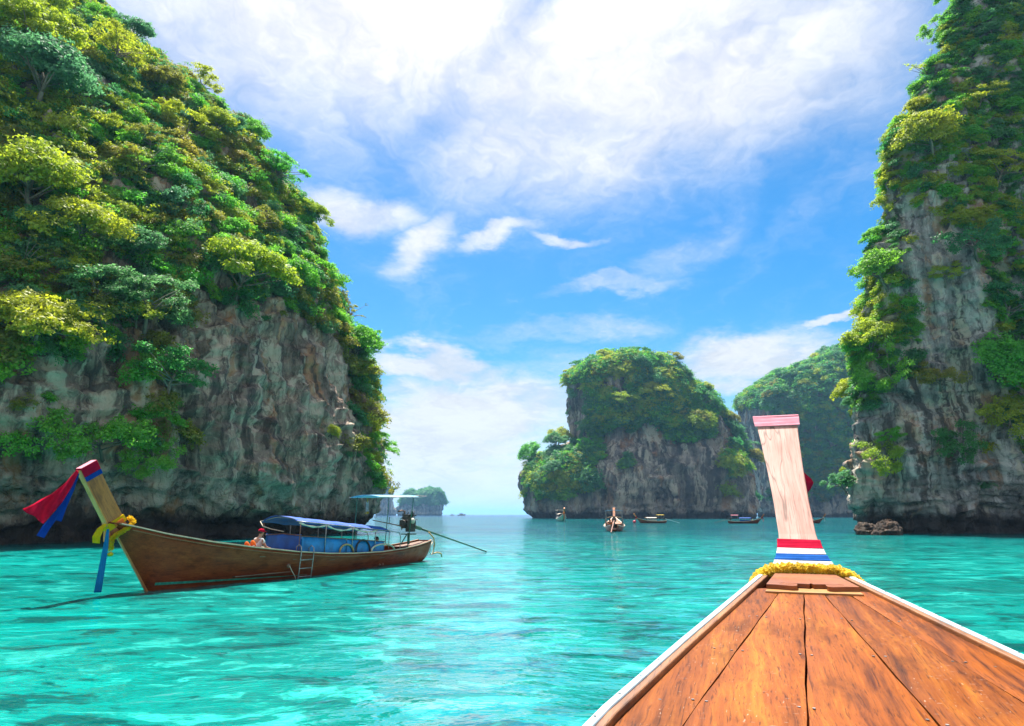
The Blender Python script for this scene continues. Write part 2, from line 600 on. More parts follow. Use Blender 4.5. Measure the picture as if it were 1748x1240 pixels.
def leaf_mat(name, c, c2, var=0.25, trans=0.6):
    m, t, out = material(name)
    oi = t.new('ShaderNodeObjectInfo').outputs['Random']
    geo = t.new('ShaderNodeNewGeometry')
    ri = geo.outputs['Random Per Island']
    pos = geo.outputs['Position']
    n = t.noise(pos, 0.35, 3, 0.5)
    f = t.math('ADD', t.math('MULTIPLY', ri, 0.5), t.math('MULTIPLY', t.ramp(n, 0.3, 0.7), 0.5))
    cc = t.mix(f, c, c2)
    h = t.new('ShaderNodeHueSaturation')
    t.put(h.inputs['Hue'], t.ramp(oi, 0, 1, 0.5 - 0.018, 0.5 + 0.035, smooth=False))
    t.put(h.inputs['Value'], t.ramp(ri, 0, 1, 1 - var, 1 + var, smooth=False))
    t.put(h.inputs['Color'], cc)
    a = t.new('ShaderNodeBsdfDiffuse')
    b = t.new('ShaderNodeBsdfTranslucent')
    g = t.new('ShaderNodeBsdfGlossy')
    g.inputs['Roughness'].default_value = 0.5
    g.inputs['Color'].default_value = (1, 1, 1, 1)
    t.put(a.inputs[0], h.outputs[0])
    warm = t.mix(0.35, h.outputs[0], tuple(x for x in c2))
    t.put(b.inputs[0], warm)
    x = t.new('ShaderNodeMixShader'); x.inputs[0].default_value = trans
    t.l.new(a.outputs[0], x.inputs[1]); t.l.new(b.outputs[0], x.inputs[2])
    y = t.new('ShaderNodeMixShader'); y.inputs[0].default_value = 0.025
    t.l.new(x.outputs[0], y.inputs[1]); t.l.new(g.outputs[0], y.inputs[2])
    t.l.new(y.outputs[0], out.inputs[0])
    return m


LEAF = {
    'yellow-green': leaf_mat('yellow_green_leaves', (0.27, 0.37, 0.012), (0.46, 0.52, 0.03)),
    'bright green': leaf_mat('bright_green_leaves', (0.10, 0.38, 0.025), (0.24, 0.54, 0.04)),
    'dark green': leaf_mat('dark_green_leaves', (0.03, 0.20, 0.045), (0.085, 0.33, 0.06)),
    'blue-green': leaf_mat('blue_green_leaves', (0.05, 0.24, 0.075), (0.15, 0.36, 0.12)),
    'olive': leaf_mat('olive_leaves', (0.17, 0.21, 0.02), (0.36, 0.34, 0.04)),
}


def rock_mat(name, green=0.35, orange=0.4, base=((0.085, 0.060, 0.047), (0.27, 0.20, 0.155), (0.56, 0.43, 0.32)), sc=1.0, tide=2.6):
    m, t, out = material(name)
    pos = t.new('ShaderNodeNewGeometry').outputs['Position']
    x, y, z = t.sep(pos)
    warp = t.vmath('SCALE', t.vmath('SUBTRACT', t.noise(pos, 0.12 * sc, 4, 0.6, out='Color'), (0.5, 0.5, 0.5)), scale=3.2 / sc)
    p = t.vmath('ADD', pos, warp)
    streak = t.noise(t.scale(p, (0.7 * sc, 0.7 * sc, 0.07 * sc)), 1.0, 8, 0.65)
    lump = t.noise(p, 0.28 * sc, 9, 0.68)
    f = t.math('ADD', t.math('MULTIPLY', streak, 0.65), t.math('MULTIPLY', lump, 0.35))
    c = t.mix(t.ramp(f, 0.40, 0.49), base[0], base[1])
    c = t.mix(t.ramp(f, 0.49, 0.58), c, base[2])
    o1 = t.ramp(t.noise(t.scale(p, (0.35 * sc, 0.35 * sc, 0.09 * sc), loc=(31, 7, 3)), 1.0, 6, 0.6), 0.53, 0.63, 0, orange)
    c = t.mix(o1, c, (0.50, 0.22, 0.08))
    pale = t.ramp(t.noise(t.scale(p, (0.5 * sc, 0.5 * sc, 0.07 * sc), loc=(3, 57, 13)), 1.0, 7, 0.65), 0.51, 0.60, 0, 0.75)
    c = t.mix(pale, c, (0.62, 0.53, 0.40))
    g1 = t.ramp(t.noise(t.scale(p, (0.25 * sc, 0.25 * sc, 0.14 * sc), loc=(91, 17, 5)), 1.0, 6, 0.62), 0.44, 0.62, 0, green)
    c = t.mix(g1, c, (0.06, 0.115, 0.05))
    crack = t.noise(t.scale(p, (0.5 * sc, 0.5 * sc, 0.22 * sc)), 1.0, 6, 0.55)
    ck = t.ramp(t.math('ABSOLUTE', t.math('SUBTRACT', crack, 0.5)), 0.0, 0.022, 0.35, 0.0)
    c = t.mix(ck, c, (0.018, 0.016, 0.016))
    fine0 = t.noise(p, 1.1 * sc, 6, 0.65)
    # the tidal band, stained dark and brown
    edge = t.math('ADD', z, t.math('MULTIPLY', t.math('SUBTRACT', lump, 0.5), 3.2 / sc))
    dk = t.ramp(t.noise(t.scale(p, (0.55 * sc, 0.55 * sc, 0.05 * sc), loc=(71, 27, 9)), 1.0, 7, 0.62), 0.53, 0.61, 0, 0.8)
    c = t.mix(dk, c, (0.05, 0.045, 0.042))
    if tide > 0:
        band = t.math('MULTIPLY', t.ramp(edge, tide * 0.9, tide * 1.25), t.ramp(edge, tide * 2.6, tide * 1.4))
        c = t.mix(t.math('MULTIPLY', band, t.ramp(fine0, 0.4, 0.65, 0.0, 0.75)), c, (0.50, 0.43, 0.36))
    c = t.mix(t.ramp(edge, tide, tide * 0.6, 0, 0.9), c, (0.035, 0.026, 0.022))
    hgt = t.math('ADD', t.math('MULTIPLY', lump, 1.0), t.math('MULTIPLY', streak, 0.7))
    fine_ = t.noise(p, 2.2 * sc, 6, 0.65)
    hgt = t.math('ADD', hgt, t.math('MULTIPLY', fine_, 0.28))
    hgt = t.math('SUBTRACT', hgt, t.math('MULTIPLY', ck, 0.35))
    principled(t, out, c, 0.85, t.bump(hgt, 0.9, 0.9 / sc), 0.25)
    return m


M['rock_left'] = rock_mat('limestone_brown', green=0.2, orange=0.6)  # warm brown stone, the cliff's own colour
M['rock_right'] = rock_mat('limestone_grey', green=0.12, orange=0.55, base=((0.085, 0.078, 0.075), (0.29, 0.265, 0.25), (0.60, 0.55, 0.50)))
M['rock_far'] = rock_mat('limestone_far', green=0.15, orange=0.5, sc=0.35, tide=4.0, base=((0.06, 0.05, 0.045), (0.19, 0.155, 0.13), (0.40, 0.33, 0.27)))
M['rock_brown'] = rock_mat('brown_boulder', green=0.0, orange=0.9, base=((0.06, 0.03, 0.015), (0.20, 0.10, 0.045), (0.36, 0.20, 0.09)), sc=3.0, tide=-9)


# ------------------------------------------------------------------ the sea
def water_material():
    m, t, out = material('turquoise_sea')
    pos = t.new('ShaderNodeNewGeometry').outputs['Position']
    x, y, z = t.sep(pos)
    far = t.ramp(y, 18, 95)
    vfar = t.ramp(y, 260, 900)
    patch = t.noise(t.scale(pos, (0.10, 0.055, 1)), 1.0, 5, 0.6)
    refr = t.vmath('SCALE', t.vmath('SUBTRACT', t.noise(t.scale(pos, (0.55, 0.8, 1)), 1.0, 3, 0.5, out='Color'), (0.5, 0.5, 0.5)), scale=2.4)
    sand_ripple_tone = t.noise(t.scale(t.vmath('ADD', pos, refr), (0.62, 1.15, 1)), 1.0, 6, 0.66)  # sand patches, plus the light and dark of ripples painted into the colour
    c = t.mix(t.ramp(patch, 0.35, 0.65), (0.0, 0.215, 0.195), (0.0, 0.38, 0.335))
    c = t.mix(t.ramp(sand_ripple_tone, 0.55, 0.615, 0, 0.8), c, (0.04, 0.62, 0.54))
    c = t.mix(t.ramp(sand_ripple_tone, 0.475, 0.40, 0, 0.8), c, (0.0, 0.075, 0.08))
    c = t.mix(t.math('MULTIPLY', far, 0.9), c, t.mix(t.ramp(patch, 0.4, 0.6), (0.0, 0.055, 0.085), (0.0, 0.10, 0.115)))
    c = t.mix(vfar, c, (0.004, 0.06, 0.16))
    # ripples
    wv = t.vmath('ADD', pos, t.vmath('SCALE', t.vmath('SUBTRACT', t.noise(pos, 0.25, 3, 0.5, out='Color'), (0.5, 0.5, 0.5)), scale=1.6))
    r1 = t.noise(t.scale(wv, (0.55, 1.15, 1), rot=(0, 0, R(8))), 1.0, 2, 0.5)
    r2 = t.noise(t.scale(wv, (1.7, 3.6, 1), rot=(0, 0, R(-10))), 1.0, 3, 0.55)
    r3 = t.noise(t.scale(wv, (0.12, 0.3, 1), rot=(0, 0, R(5))), 1.0, 3, 0.5)
    r4 = t.noise(t.scale(wv, (5.0, 9.5, 1), rot=(0, 0, R(14))), 1.0, 2, 0.5)
    h = t.math('ADD', t.math('MULTIPLY', r1, 0.36), t.math('MULTIPLY', r2, 0.12))
    h = t.math('ADD', h, t.math('MULTIPLY', r3, 0.5))
    h = t.math('ADD', h, t.math('MULTIPLY', r4, 0.022))
    nb = t.bump(h, 0.42, 1.0)
    df = t.new('ShaderNodeBsdfDiffuse')
    t.put(df.inputs[0], c)
    nd = t.bump(h, 1.0, 1.4)
    t.put(df.inputs['Normal'], nd)
    gl = t.new('ShaderNodeBsdfGlossy')
    gl.inputs['Roughness'].default_value = 0.06
    t.put(gl.inputs['Normal'], nb)
    fr = t.new('ShaderNodeFresnel')
    fr.inputs['IOR'].default_value = 1.5
    t.put(fr.inputs['Normal'], nb)
    mx = t.new('ShaderNodeMixShader')
    t.put(mx.inputs[0], t.math('MINIMUM', t.math('MULTIPLY', fr.outputs[0], 1.9), 0.66))
    t.l.new(df.outputs[0], mx.inputs[1])
    t.l.new(gl.outputs[0], mx.inputs[2])
    t.l.new(mx.outputs[0], out.inputs[0])
    return m


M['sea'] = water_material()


def build_sea():
    # rows get wider apart with distance; gentle swell only where it can be seen
    ys = [-40.0]
    while ys[-1] < 30000:
        d = abs(ys[-1]) + 3
        ys.append(ys[-1] + max(0.14, d * 0.0125))
    ys = np.array(ys)
    nx = 340
    ux = np.linspace(-1, 1, nx)
    Y = np.repeat(ys[:, None], nx, 1)
    wid = np.maximum(np.abs(ys) * 1.5, 0) + 26
    X = ux[None, :] * wid[:, None]
    Z = np.zeros_like(X)
    amp = np.clip(1.3 - Y / 160.0, 0.0, 1)
    r = np.random.default_rng(5)
    for k in range(34):
        lam = 0.7 * 1.12 ** k * (0.8 + 0.4 * r.random())
        lam = min(lam, 16)
        th = r.normal(R(95), 0.5)
        a = 0.0062 * lam ** 0.75
        ph = r.random() * 6.28
        q = (X * math.cos(th) + Y * math.sin(th)) * 2 * math.pi / lam
        dstep = np.maximum(0.14, (np.abs(Y) + 3) * 0.0125)
        ok = np.clip((lam / dstep - 3.0) / 3.0, 0, 1)
        Z += ok * a * np.sin(q + ph + 0.6 * np.sin(q * 0.31 + ph * 3))
    Z *= amp * 0.26
    V = np.stack([X, Y, Z], -1).reshape(-1, 3)
    n = len(ys)
    I = (np.arange(n - 1)[:, None] * nx + np.arange(nx - 1)[None, :]).ravel()
    F = np.stack([I, I + 1, I + nx + 1, I + nx], -1)
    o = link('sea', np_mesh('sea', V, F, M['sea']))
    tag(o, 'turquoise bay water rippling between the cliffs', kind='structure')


build_sea()


# ------------------------------------------------------------------ cliffs and islets
def smooth_poly(pts, n, power=1.0):
    """dense resampling of a plan polyline by centripetal-ish Catmull-Rom"""
    P = np.array(pts, float)
    P = np.vstack([2 * P[0] - P[1], P, 2 * P[-1] - P[-2]])
    out = []
    for i in range(1, len(P) - 2):
        t = np.linspace(0, 1, 40, endpoint=False)[:, None]
        p0, p1, p2, p3 = P[i - 1], P[i], P[i + 1], P[i + 2]
        out.append(0.5 * ((2 * p1) + (-p0 + p2) * t + (2 * p0 - 5 * p1 + 4 * p2 - p3) * t ** 2 + (-p0 + 3 * p1 - 3 * p2 + p3) * t ** 3))
    Q = np.vstack(out + [P[-2][None]])
    return Q


def resample(Q, n, weight=None):
    d = np.linalg.norm(np.diff(Q, axis=0), axis=1)
    if weight is not None:
        d = d * weight[:-1]
    s = np.concatenate([[0], np.cumsum(d)])
    u = np.linspace(0, s[-1], n)
    return np.stack([np.interp(u, s, Q[:, k]) for k in range(Q.shape[1])], 1)


def grid_normals(G):
    du = np.gradient(G, axis=0)
    dv = np.gradient(G, axis=1)
    n = np.cross(du, dv)
    return n / (np.linalg.norm(n, axis=2, keepdims=True) + 1e-9)


def rough_up(G, sign, seed, k=1.0, amps=(2.0, 2.1, 1.0, 0.36)):
    """lumps, vertical flutes, ledges and fine relief along the surface normals"""
    N = grid_normals(G) * sign
    P = G.reshape(-1, 3)
    f1 = fbm(P * np.array([0.075, 0.075, 0.06]) * k, 4, 0.5, seed) - 0.5
    wp = P + 3.0 / k * (np.stack([vnoise(P * 0.15 * k, seed + 50), vnoise(P * 0.15 * k, seed + 51), vnoise(P * 0.15 * k, seed + 52)], 1) - 0.5)
    f2 = fbm(wp * np.array([0.34, 0.34, 0.07]) * k, 4, 0.5, seed + 9, ridged=True) - 0.6
    f3 = fbm(wp * np.array([0.30, 0.30, 0.62]) * k, 4, 0.55, seed + 21, ridged=True) - 0.6
    f4 = fbm(P * 1.5 * k, 3, 0.5, seed + 33) - 0.5
    D = (amps[0] * 2 * f1 + amps[1] * 1.6 * f2 + amps[2] * 1.6 * f3 + amps[3] * 2 * f4) / k
    return G + N * D.reshape(G.shape[0], G.shape[1], 1)


def grid_mesh(name, G, mat, closed=False, flip=False):
    nu, nv = G.shape[:2]
    V = G.reshape(-1, 3)
    iu = np.arange(nu if closed else nu - 1)
    I = (iu[:, None] * nv + np.arange(nv - 1)[None, :]).ravel()
    J = (((iu + 1) % nu)[:, None] * nv + np.arange(nv - 1)[None, :]).ravel()
    F = np.stack([I, J, J + 1, I + 1], -1)
    if flip: F = F[:, ::-1]
    return np_mesh(name, V, F, mat)


def nose_curve(table, Y):
    """silhouette pixels -> (z, X) at depth Y"""
    pts = sorted((at_depth(px, py, Y).z, at_depth(px, py, Y).x) for px, py in table)
    return pts


CLIFFS = {}


def coast_cliff(name, table, Y, rel, inside, nu, nv, ztop, lean, undercut, mat, seed, label, bias, amps=(2.0, 2.1, 1.0, 0.36)):
    prof = nose_curve(table, Y)
    Q = smooth_poly(rel, 400)
    px, py = to_pixel(np.column_stack([Q[:, 0] + prof[3][1], Q[:, 1] + Y, np.full(len(Q), 10.0)]))
    vis = ((px > -250) & (px < 2000) & (Q[:, 1] + Y > 15)).astype(float)
    C = resample(Q, nu, 0.12 + vis * bias(Q))
    T = np.gradient(C, axis=0)
    Nn = np.stack([T[:, 1], -T[:, 0]], 1)
    Nn /= np.linalg.norm(Nn, axis=1, keepdims=True)
    sgn = np.sign(np.sum((np.array(inside) - C) * Nn, axis=1).mean())
    Nin = Nn * sgn                                   # towards the rock
    z = -1.5 + (ztop + 1.5) * np.linspace(0, 1, nv) ** 1.25
    nx = np.interp(z, [p[0] for p in prof], [p[1] for p in prof])
    off = undercut(z)[None, :] + lean(C, z)
    G = np.zeros((nu, nv, 3))
    G[:, :, 0] = nx[None, :] + C[:, None, 0] + Nin[:, None, 0] * off
    G[:, :, 1] = Y + C[:, None, 1] + Nin[:, None, 1] * off
    G[:, :, 2] = z[None, :]
    n0 = grid_normals(G)
    s2 = -1.0 if np.sum(n0[:, nv // 3, :2] * Nin) > 0 else 1.0
    G = rough_up(G, s2, seed, 1.0, amps)
    o = link(name, grid_mesh(name, G, mat, flip=s2 < 0))
    tag(o, label, kind='structure')
    CLIFFS[name] = (G, grid_normals(G) * s2)
    return o


left_table = [(640, 895), (644, 860), (646, 820), (646, 790), (640, 740), (626, 690), (606, 620), (584, 560), (564, 500), (540, 450), (514, 400), (482, 340), (440, 275),
              (388, 220), (318, 165), (252, 110), (192, 50), (152, 0), (80, -90), (-30, -210), (-220, -420)]
coast_cliff('left_cliff', left_table, 88.0,
            [(-140, 90), (-70, 62), (-28, 36), (-9, 16), (-1.5, 5), (0, 0), (-0.2, -6), (-2.0, -15), (-8.0, -29), (-17, -42), (-27, -52), (-45, -64), (-80, -75)],
            (-60, 0), 560, 430, 95.0,
            lambda C, z: np.clip((z[None, :] - np.interp(C[:, 1], [-60, -43, -15, 0], [9, 13, 24, 60])[:, None]), 0, None) * np.interp(C[:, 1], [-60, -43, -15, 0], [0.40, 0.36, 0.2, 0.0])[:, None],
            lambda z: np.interp(z, [-2, 0.4, 1.6, 3.0, 4.5, 8, 14], [2.6, 2.8, 2.5, 1.1, 0.2, -0.2, 0.0]),
            M['rock_left'], 3, 'towering shaded limestone cliff with forested brow', lambda Q: np.ones(len(Q)))

right_table = [(1462, 905), (1452, 885), (1451, 860), (1462, 800), (1482, 720), (1482, 660), (1488, 610), (1506, 560), (1500, 470), (1514, 440), (1534, 400), (1538, 300), (1542, 230), (1576, 175),
               (1612, 105), (1636, 50), (1650, 0), (1690, -110), (1760, -260), (1880, -420)]
coast_cliff('right_cliff', right_table, 82.0,
            [(190, 150), (110, 95), (56, 55), (24, 26), (5.0, 6.5), (0, 0), (1.6, -3), (6, -5.5), (14, -6.5), (24, -7), (40, -10), (75, -25)],
            (50, 30), 460, 470, 92.0,
            lambda C, z: np.clip(z[None, :] - 34, 0, None) * np.interp(C[:, 0], [0, 6, 20], [0.0, 0.10, 0.14])[:, None],
            lambda z: np.interp(z, [-2, 0.4, 1.4, 2.6, 4.0, 8, 14], [1.6, 1.8, 1.6, 0.9, 0.2, -0.2, 0.0]),
            M['rock_right'], 40, 'sheer grey limestone cliff hung with bright foliage', lambda Q: np.ones(len(Q)))


def islet(name, lt, rt, Y, depth_ratio, nu, nv, mat, seed, label, k=0.3, yshift=0.0, undercut=2.0, amps=(2.0, 1.5, 0.6, 0.3)):
    L = nose_curve(lt, Y)
    Rr = nose_curve(rt, Y)
    zt = max(L[-1][0], Rr[-1][0])
    q = np.linspace(0, 1, nv)
    z = -2 + (zt + 2) * np.sin(q * math.pi / 2) ** 0.9
    xl = np.interp(z, [p[0] for p in L], [p[1] for p in L])
    xr = np.interp(z, [p[0] for p in Rr], [p[1] for p in Rr])
    cx, a = (xl + xr) / 2, np.maximum((xr - xl) / 2, 0.5)
    cap = np.clip((1 - z / zt) * 14, 0, 1) ** 0.5
    a = a * (0.05 + 0.95 * cap)
    a = a - np.interp(z, [-3, 1.0, 4.0, 7.0], [undercut, undercut, undercut * 0.3, 0])
    b = np.minimum(a, a.max()) * depth_ratio
    th = np.linspace(0, 2 * math.pi, nu, endpoint=False)
    th = th + 0.25 * np.sin(th)                     # more columns on the side that faces the bay
    ct, st = np.cos(th - math.pi / 2), np.sin(th - math.pi / 2)
    e = 0.82
    ct = np.sign(ct) * np.abs(ct) ** e
    st = np.sign(st) * np.abs(st) ** e
    G = np.zeros((nu, nv, 3))
    G[:, :, 0] = cx[None, :] + a[None, :] * ct[:, None]
    G[:, :, 1] = Y + yshift + b[None, :] * st[:, None]
    G[:, :, 2] = z[None, :]
    s2 = 1.0 if np.sum(grid_normals(G)[:, nv // 3, 0] * ct) > 0 else -1.0
    G = rough_up(G, s2, seed, k, amps)
    o = link(name, grid_mesh(name, G, mat, closed=True, flip=s2 < 0))
    tag(o, label, kind='structure')
    CLIFFS[name] = (G, grid_normals(G) * s2)


islet('middle_islet',
      [(904, 886), (890, 872), (890, 835), (894, 815), (912, 800), (936, 784), (962, 768), (980, 756), (978, 700), (978, 660), (984, 648), (1002, 634), (1030, 622), (1062, 614)],
      [(1286, 886), (1284, 850), (1270, 800), (1244, 745), (1208, 695), (1178, 664), (1150, 644), (1122, 630), (1098, 620), (1078, 614)],
      400, 0.62, 420, 190, M['rock_far'], 60, 'steep forested limestone islet in the middle of the bay', k=0.30)
islet('back_cliff',
      [(1306, 886), (1298, 840), (1284, 780), (1274, 720), (1274, 692), (1296, 668), (1340, 640), (1400, 616), (1450, 603)],
      [(1800, 886), (1800, 800), (1790, 700), (1760, 640), (1700, 600), (1560, 585), (1500, 594)],
      560, 0.35, 360, 150, M['rock_far'], 80, 'forested limestone headland behind the islet', k=0.22)
islet('distant_pinnacle', [(640, 882), (645, 850), (650, 835), (658, 829)], [(680, 882), (677, 850), (675, 836), (668, 829)], 1500, 0.9, 90, 50, M['rock_far'], 91,
      'hazy rock pinnacle near the horizon', k=0.09)
islet('distant_island', [(676, 882), (680, 865), (690, 850), (712, 842), (724, 837)], [(757, 882), (758, 862), (753, 848), (742, 839), (732, 836)], 1400, 0.6, 120, 60, M['rock_far'], 95,
      'hazy green-topped island near the horizon', k=0.09)


# ------------------------------------------------------------------ vegetation
def leaf_cloud(centres, radii, flat, n, size, r, up=0.6):
    """leaf quads spread through domes; returns V, F"""
    m = max(n // 13, 20)                              # twig ends; leaves gather round them and leave gaps
    k = r.integers(0, len(centres), m)
    u = r.random(m)
    ph = r.random(m) * 2 * math.pi
    zz = u * 1.35 - 0.35                              # mostly the upper shell
    rr = np.sqrt(np.clip(1 - zz ** 2, 0, 1))
    d = np.stack([rr * np.cos(ph), rr * np.sin(ph), zz], 1)
    rad = radii[k] * (0.55 + 0.62 * r.random(m) ** 0.8)
    T = centres[k] + d * rad[:, None] * np.array([1, 1, flat])
    g = r.integers(0, m, n)
    C = T[g] + r.normal(0, 1, (n, 3)) * size * np.array([1.5, 1.5, 0.7])
    d = d[g]
    tw = r.normal(0, 0.35, (m, 3))[g]
    nrm = d * 0.7 + np.array([0, 0, up]) + tw + r.normal(0, 0.4, (n, 3))
    nrm /= np.linalg.norm(nrm, axis=1, keepdims=True)
    t = np.cross(nrm, r.normal(0, 1, (n, 3)))
    t /= np.linalg.norm(t, axis=1, keepdims=True) + 1e-9
    b = np.cross(nrm, t)
    s = size * (0.6 + 0.8 * r.random(n))[:, None]
    # a pointed leaf: base, two shoulders, tip
    V = np.stack([C - t * s, C + b * s * 0.52, C + t * s, C - b * s * 0.52], 1).reshape(-1, 3)
    F = np.arange(4 * n).reshape(n, 4)
    return V, F


def crown_shape(kind, r):
    if kind == 'umbrella':        # broad layered crown
        n = 26
        a = r.random(n) * 2 * math.pi
        q = np.sqrt(r.random(n)) * 0.85 * (1 + 0.32 * np.sin(3 * a + 6 * r.random()))
        c = np.stack([q * np.cos(a), q * np.sin(a), 0.45 + 0.40 * (1 - q ** 2) + r.normal(0, 0.10, n)], 1)
        rad = 0.17 + 0.17 * r.random(n)
        return c, rad, 0.62
    if kind == 'round':
        n = 34
        d = r.normal(0, 1, (n, 3)); d /= np.linalg.norm(d, axis=1, keepdims=True)
        d[:, 2] = np.abs(d[:, 2]) * 1.0 - 0.25
        q = 0.55 + 0.3 * r.random(n)
        c = d * q[:, None] * np.array([0.85, 0.85, 0.75]) + np.array([0, 0, 0.55])
        rad = 0.16 + 0.20 * r.random(n)
        return c, rad, 0.75
    if kind == 'bare':            # mostly twigs
        n = 16
        a = r.random(n) * 6.283
        q = 0.35 + 0.7 * r.random(n)
        return np.stack([q * np.cos(a), q * np.sin(a), 0.4 + 0.75 * r.random(n)], 1), 0.10 + 0.08 * r.random(n), 0.7
    # 'loose': open sprays along limbs
    n = 22
    a = r.random(n) * 2 * math.pi
    q = 0.3 + 0.75 * r.random(n)
    c = np.stack([q * np.cos(a), q * np.sin(a), 0.35 + 0.7 * r.random(n)], 1)
    rad = 0.14 + 0.12 * r.random(n)
    return c, rad, 0.55


def trunk_mesh(c, r, name):
    mb = MB()
    mb.tube([(0, 0, -0.35), (0.02, 0.01, 0.0), (0.04, -0.02, 0.25), (0.02, 0.02, 0.5)], [0.055, 0.045, 0.035, 0.026], 6)
    for i in r.permutation(len(c))[:16 if len(c) == 16 else 9]:
        e = c[i]
        z0 = 0.1 + 0.3 * r.random()
        mb.tube([(0.03, 0, z0), (e[0] * 0.45 + r.normal(0, 0.03), e[1] * 0.45, z0 * 0.45 + e[2] * 0.5), (e[0], e[1], e[2])], [0.024, 0.014, 0.005], 5)
    me = bpy.data.meshes.new(name)
    me.from_pydata(mb.v, [], mb.f)
    me.polygons.foreach_set('use_smooth', [True] * len(me.polygons))
    me.materials.append(M['bark'])
    return me


CROWNS = {}
TRUNKS = {}
vr = np.random.default_rng(21)
for kind, nl, sz in (('umbrella', 8500, 0.036), ('round', 10000, 0.036), ('loose', 5200, 0.036), ('bare', 800, 0.034)):
    for v in range(3):
        c, rad, fl = crown_shape(kind, vr)
        V, F = leaf_cloud(c, rad, fl, nl, sz, vr)
        TRUNKS[kind, v] = trunk_mesh(c, vr, 'trunk')
        for cn, lm in LEAF.items():
            CROWNS[kind, v, cn] = np_mesh('crown', V, F, lm, smooth=False)


def make_tree(P, n, scale, kind, v, colour, label, group=None, tilt=0.34, name='tree'):
    up = Vector((0, 0, 1)).lerp(Vector(n), tilt).normalized()
    q = up.to_track_quat('Z', 'Y') @ Euler((0, 0, random.random() * 6.283)).to_quaternion()
    t = empty(name, P)
    t.rotation_mode = 'QUATERNION'
    t.rotation_quaternion = q
    t.scale = (scale,) * 3
    tag(t, label, 'tree', group)
    link('trunk', TRUNKS[kind, v], t)
    cr = link('crown', CROWNS[kind, v, colour], t)
    return t


# shrub clumps used by the undergrowth (kept out of the scene's own collection)
clump_cols = {}
for cn, lm in LEAF.items():
    cc = bpy.data.collections.new('clumps ' + cn)
    for v in range(3):
        n = 9
        a = vr.random(n) * 6.283
        q = vr.random(n) * 0.7
        c = np.stack([q * np.cos(a), q * np.sin(a), 0.1 + 0.5 * vr.random(n)], 1)
        V, F = leaf_cloud(c, 0.3 + 0.2 * vr.random(n), 0.75, 1300, 0.062, vr)
        o = bpy.data.objects.new('clump', np_mesh('clump', V, F, lm, smooth=False))
        cc.objects.link(o)
    clump_cols[cn] = cc


def undergrowth(name, P, N, S, colour, label, tilt=0.45):
    """a carpet of shrubs nobody could count: one object, instances on points"""
    if len(P) == 0: return
    me = bpy.data.meshes.new(name)
    me.vertices.add(len(P))
    me.vertices.foreach_set('co', np.asarray(P, np.float32).ravel())
    up = np.array([0, 0, 1.0]) * (1 - tilt) + N * tilt
    up /= np.linalg.norm(up, axis=1, keepdims=True)
    rot = np.zeros((len(P), 3), np.float32)
    for i, u in enumerate(up):
        e = (Vector(u).to_track_quat('Z', 'Y') @ Euler((0, 0, random.random() * 6.283)).to_quaternion()).to_euler()
        rot[i] = e
    at = me.attributes.new('rot', 'FLOAT_VECTOR', 'POINT'); at.data.foreach_set('vector', rot.ravel())
    at = me.attributes.new('siz', 'FLOAT', 'POINT'); at.data.foreach_set('value', np.asarray(S, np.float32))
    o = link(name, me)
    tag(o, label, kind='stuff')
    ng = bpy.data.node_groups.new('scatter ' + colour, 'GeometryNodeTree')
    ng.interface.new_socket('Geometry', in_out='INPUT', socket_type='NodeSocketGeometry')
    ng.interface.new_socket('Geometry', in_out='OUTPUT', socket_type='NodeSocketGeometry')
    n = ng.nodes
    gi, go = n.new('NodeGroupInput'), n.new('NodeGroupOutput')
    ci = n.new('GeometryNodeCollectionInfo')
    ci.inputs[0].default_value = clump_cols[colour]
    ci.inputs['Separate Children'].default_value = True
    ci.inputs['Reset Children'].default_value = True
    ip = n.new('GeometryNodeInstanceOnPoints')
    ip.inputs['Pick Instance'].default_value = True
    a1 = n.new('GeometryNodeInputNamedAttribute'); a1.data_type = 'FLOAT_VECTOR'; a1.inputs[0].default_value = 'rot'
    a2 = n.new('GeometryNodeInputNamedAttribute'); a2.data_type = 'FLOAT'; a2.inputs[0].default_value = 'siz'
    rv = n.new('FunctionNodeRandomValue'); rv.data_type = 'INT'
    rv.inputs[4].default_value = 0; rv.inputs[5].default_value = 2
    e2r = n.new('FunctionNodeEulerToRotation')
    L = ng.links
    L.new(gi.outputs[0], ip.inputs['Points'])
    L.new(ci.outputs[0], ip.inputs['Instance'])
    L.new(rv.outputs[2], ip.inputs['Instance Index'])
    L.new(a1.outputs[0], e2r.inputs[0])
    L.new(e2r.outputs[0], ip.inputs['Rotation'])
    L.new(a2.outputs[0], ip.inputs['Scale'])
    L.new(ip.outputs[0], go.inputs[0])
    md = o.modifiers.new('scatter', 'NODES')
    md.node_group = ng


def surface_samples(name, n, r, weight):
    """n points spread by area over the part of a cliff that weight() likes"""
    G, N = CLIFFS[name]
    du = np.linalg.norm(np.gradient(G, axis=0), axis=2)
    dv = np.linalg.norm(np.gradient(G, axis=1), axis=2)
    P, Nn = G.reshape(-1, 3), N.reshape(-1, 3)
    px, py = to_pixel(P)
    w = (du * dv).ravel() * weight(P, Nn, px, py)
    w[:] = np.where(np.isfinite(w), w, 0)
    c = np.cumsum(w)
    i = np.searchsorted(c, r.random(n) * c[-1])
    i = np.clip(i, 0, len(P) - 1)
    return P[i], Nn[i], px[i], py[i]


def facing(P, N):
    v = np.array([0, 0, EYE]) - P
    return np.sum(v * N, axis=1) > -0.25 * np.linalg.norm(v, axis=1)


def bare_line(px, pts):
    return np.interp(px, [p[0] for p in pts], [p[1] for p in pts])


LEFT_LINE = [(-200, 620), (0, 640), (110, 640), (150, 560), (240, 590), (330, 560), (450, 560), (560, 560), (600, 640), (640, 760), (660, 800)]


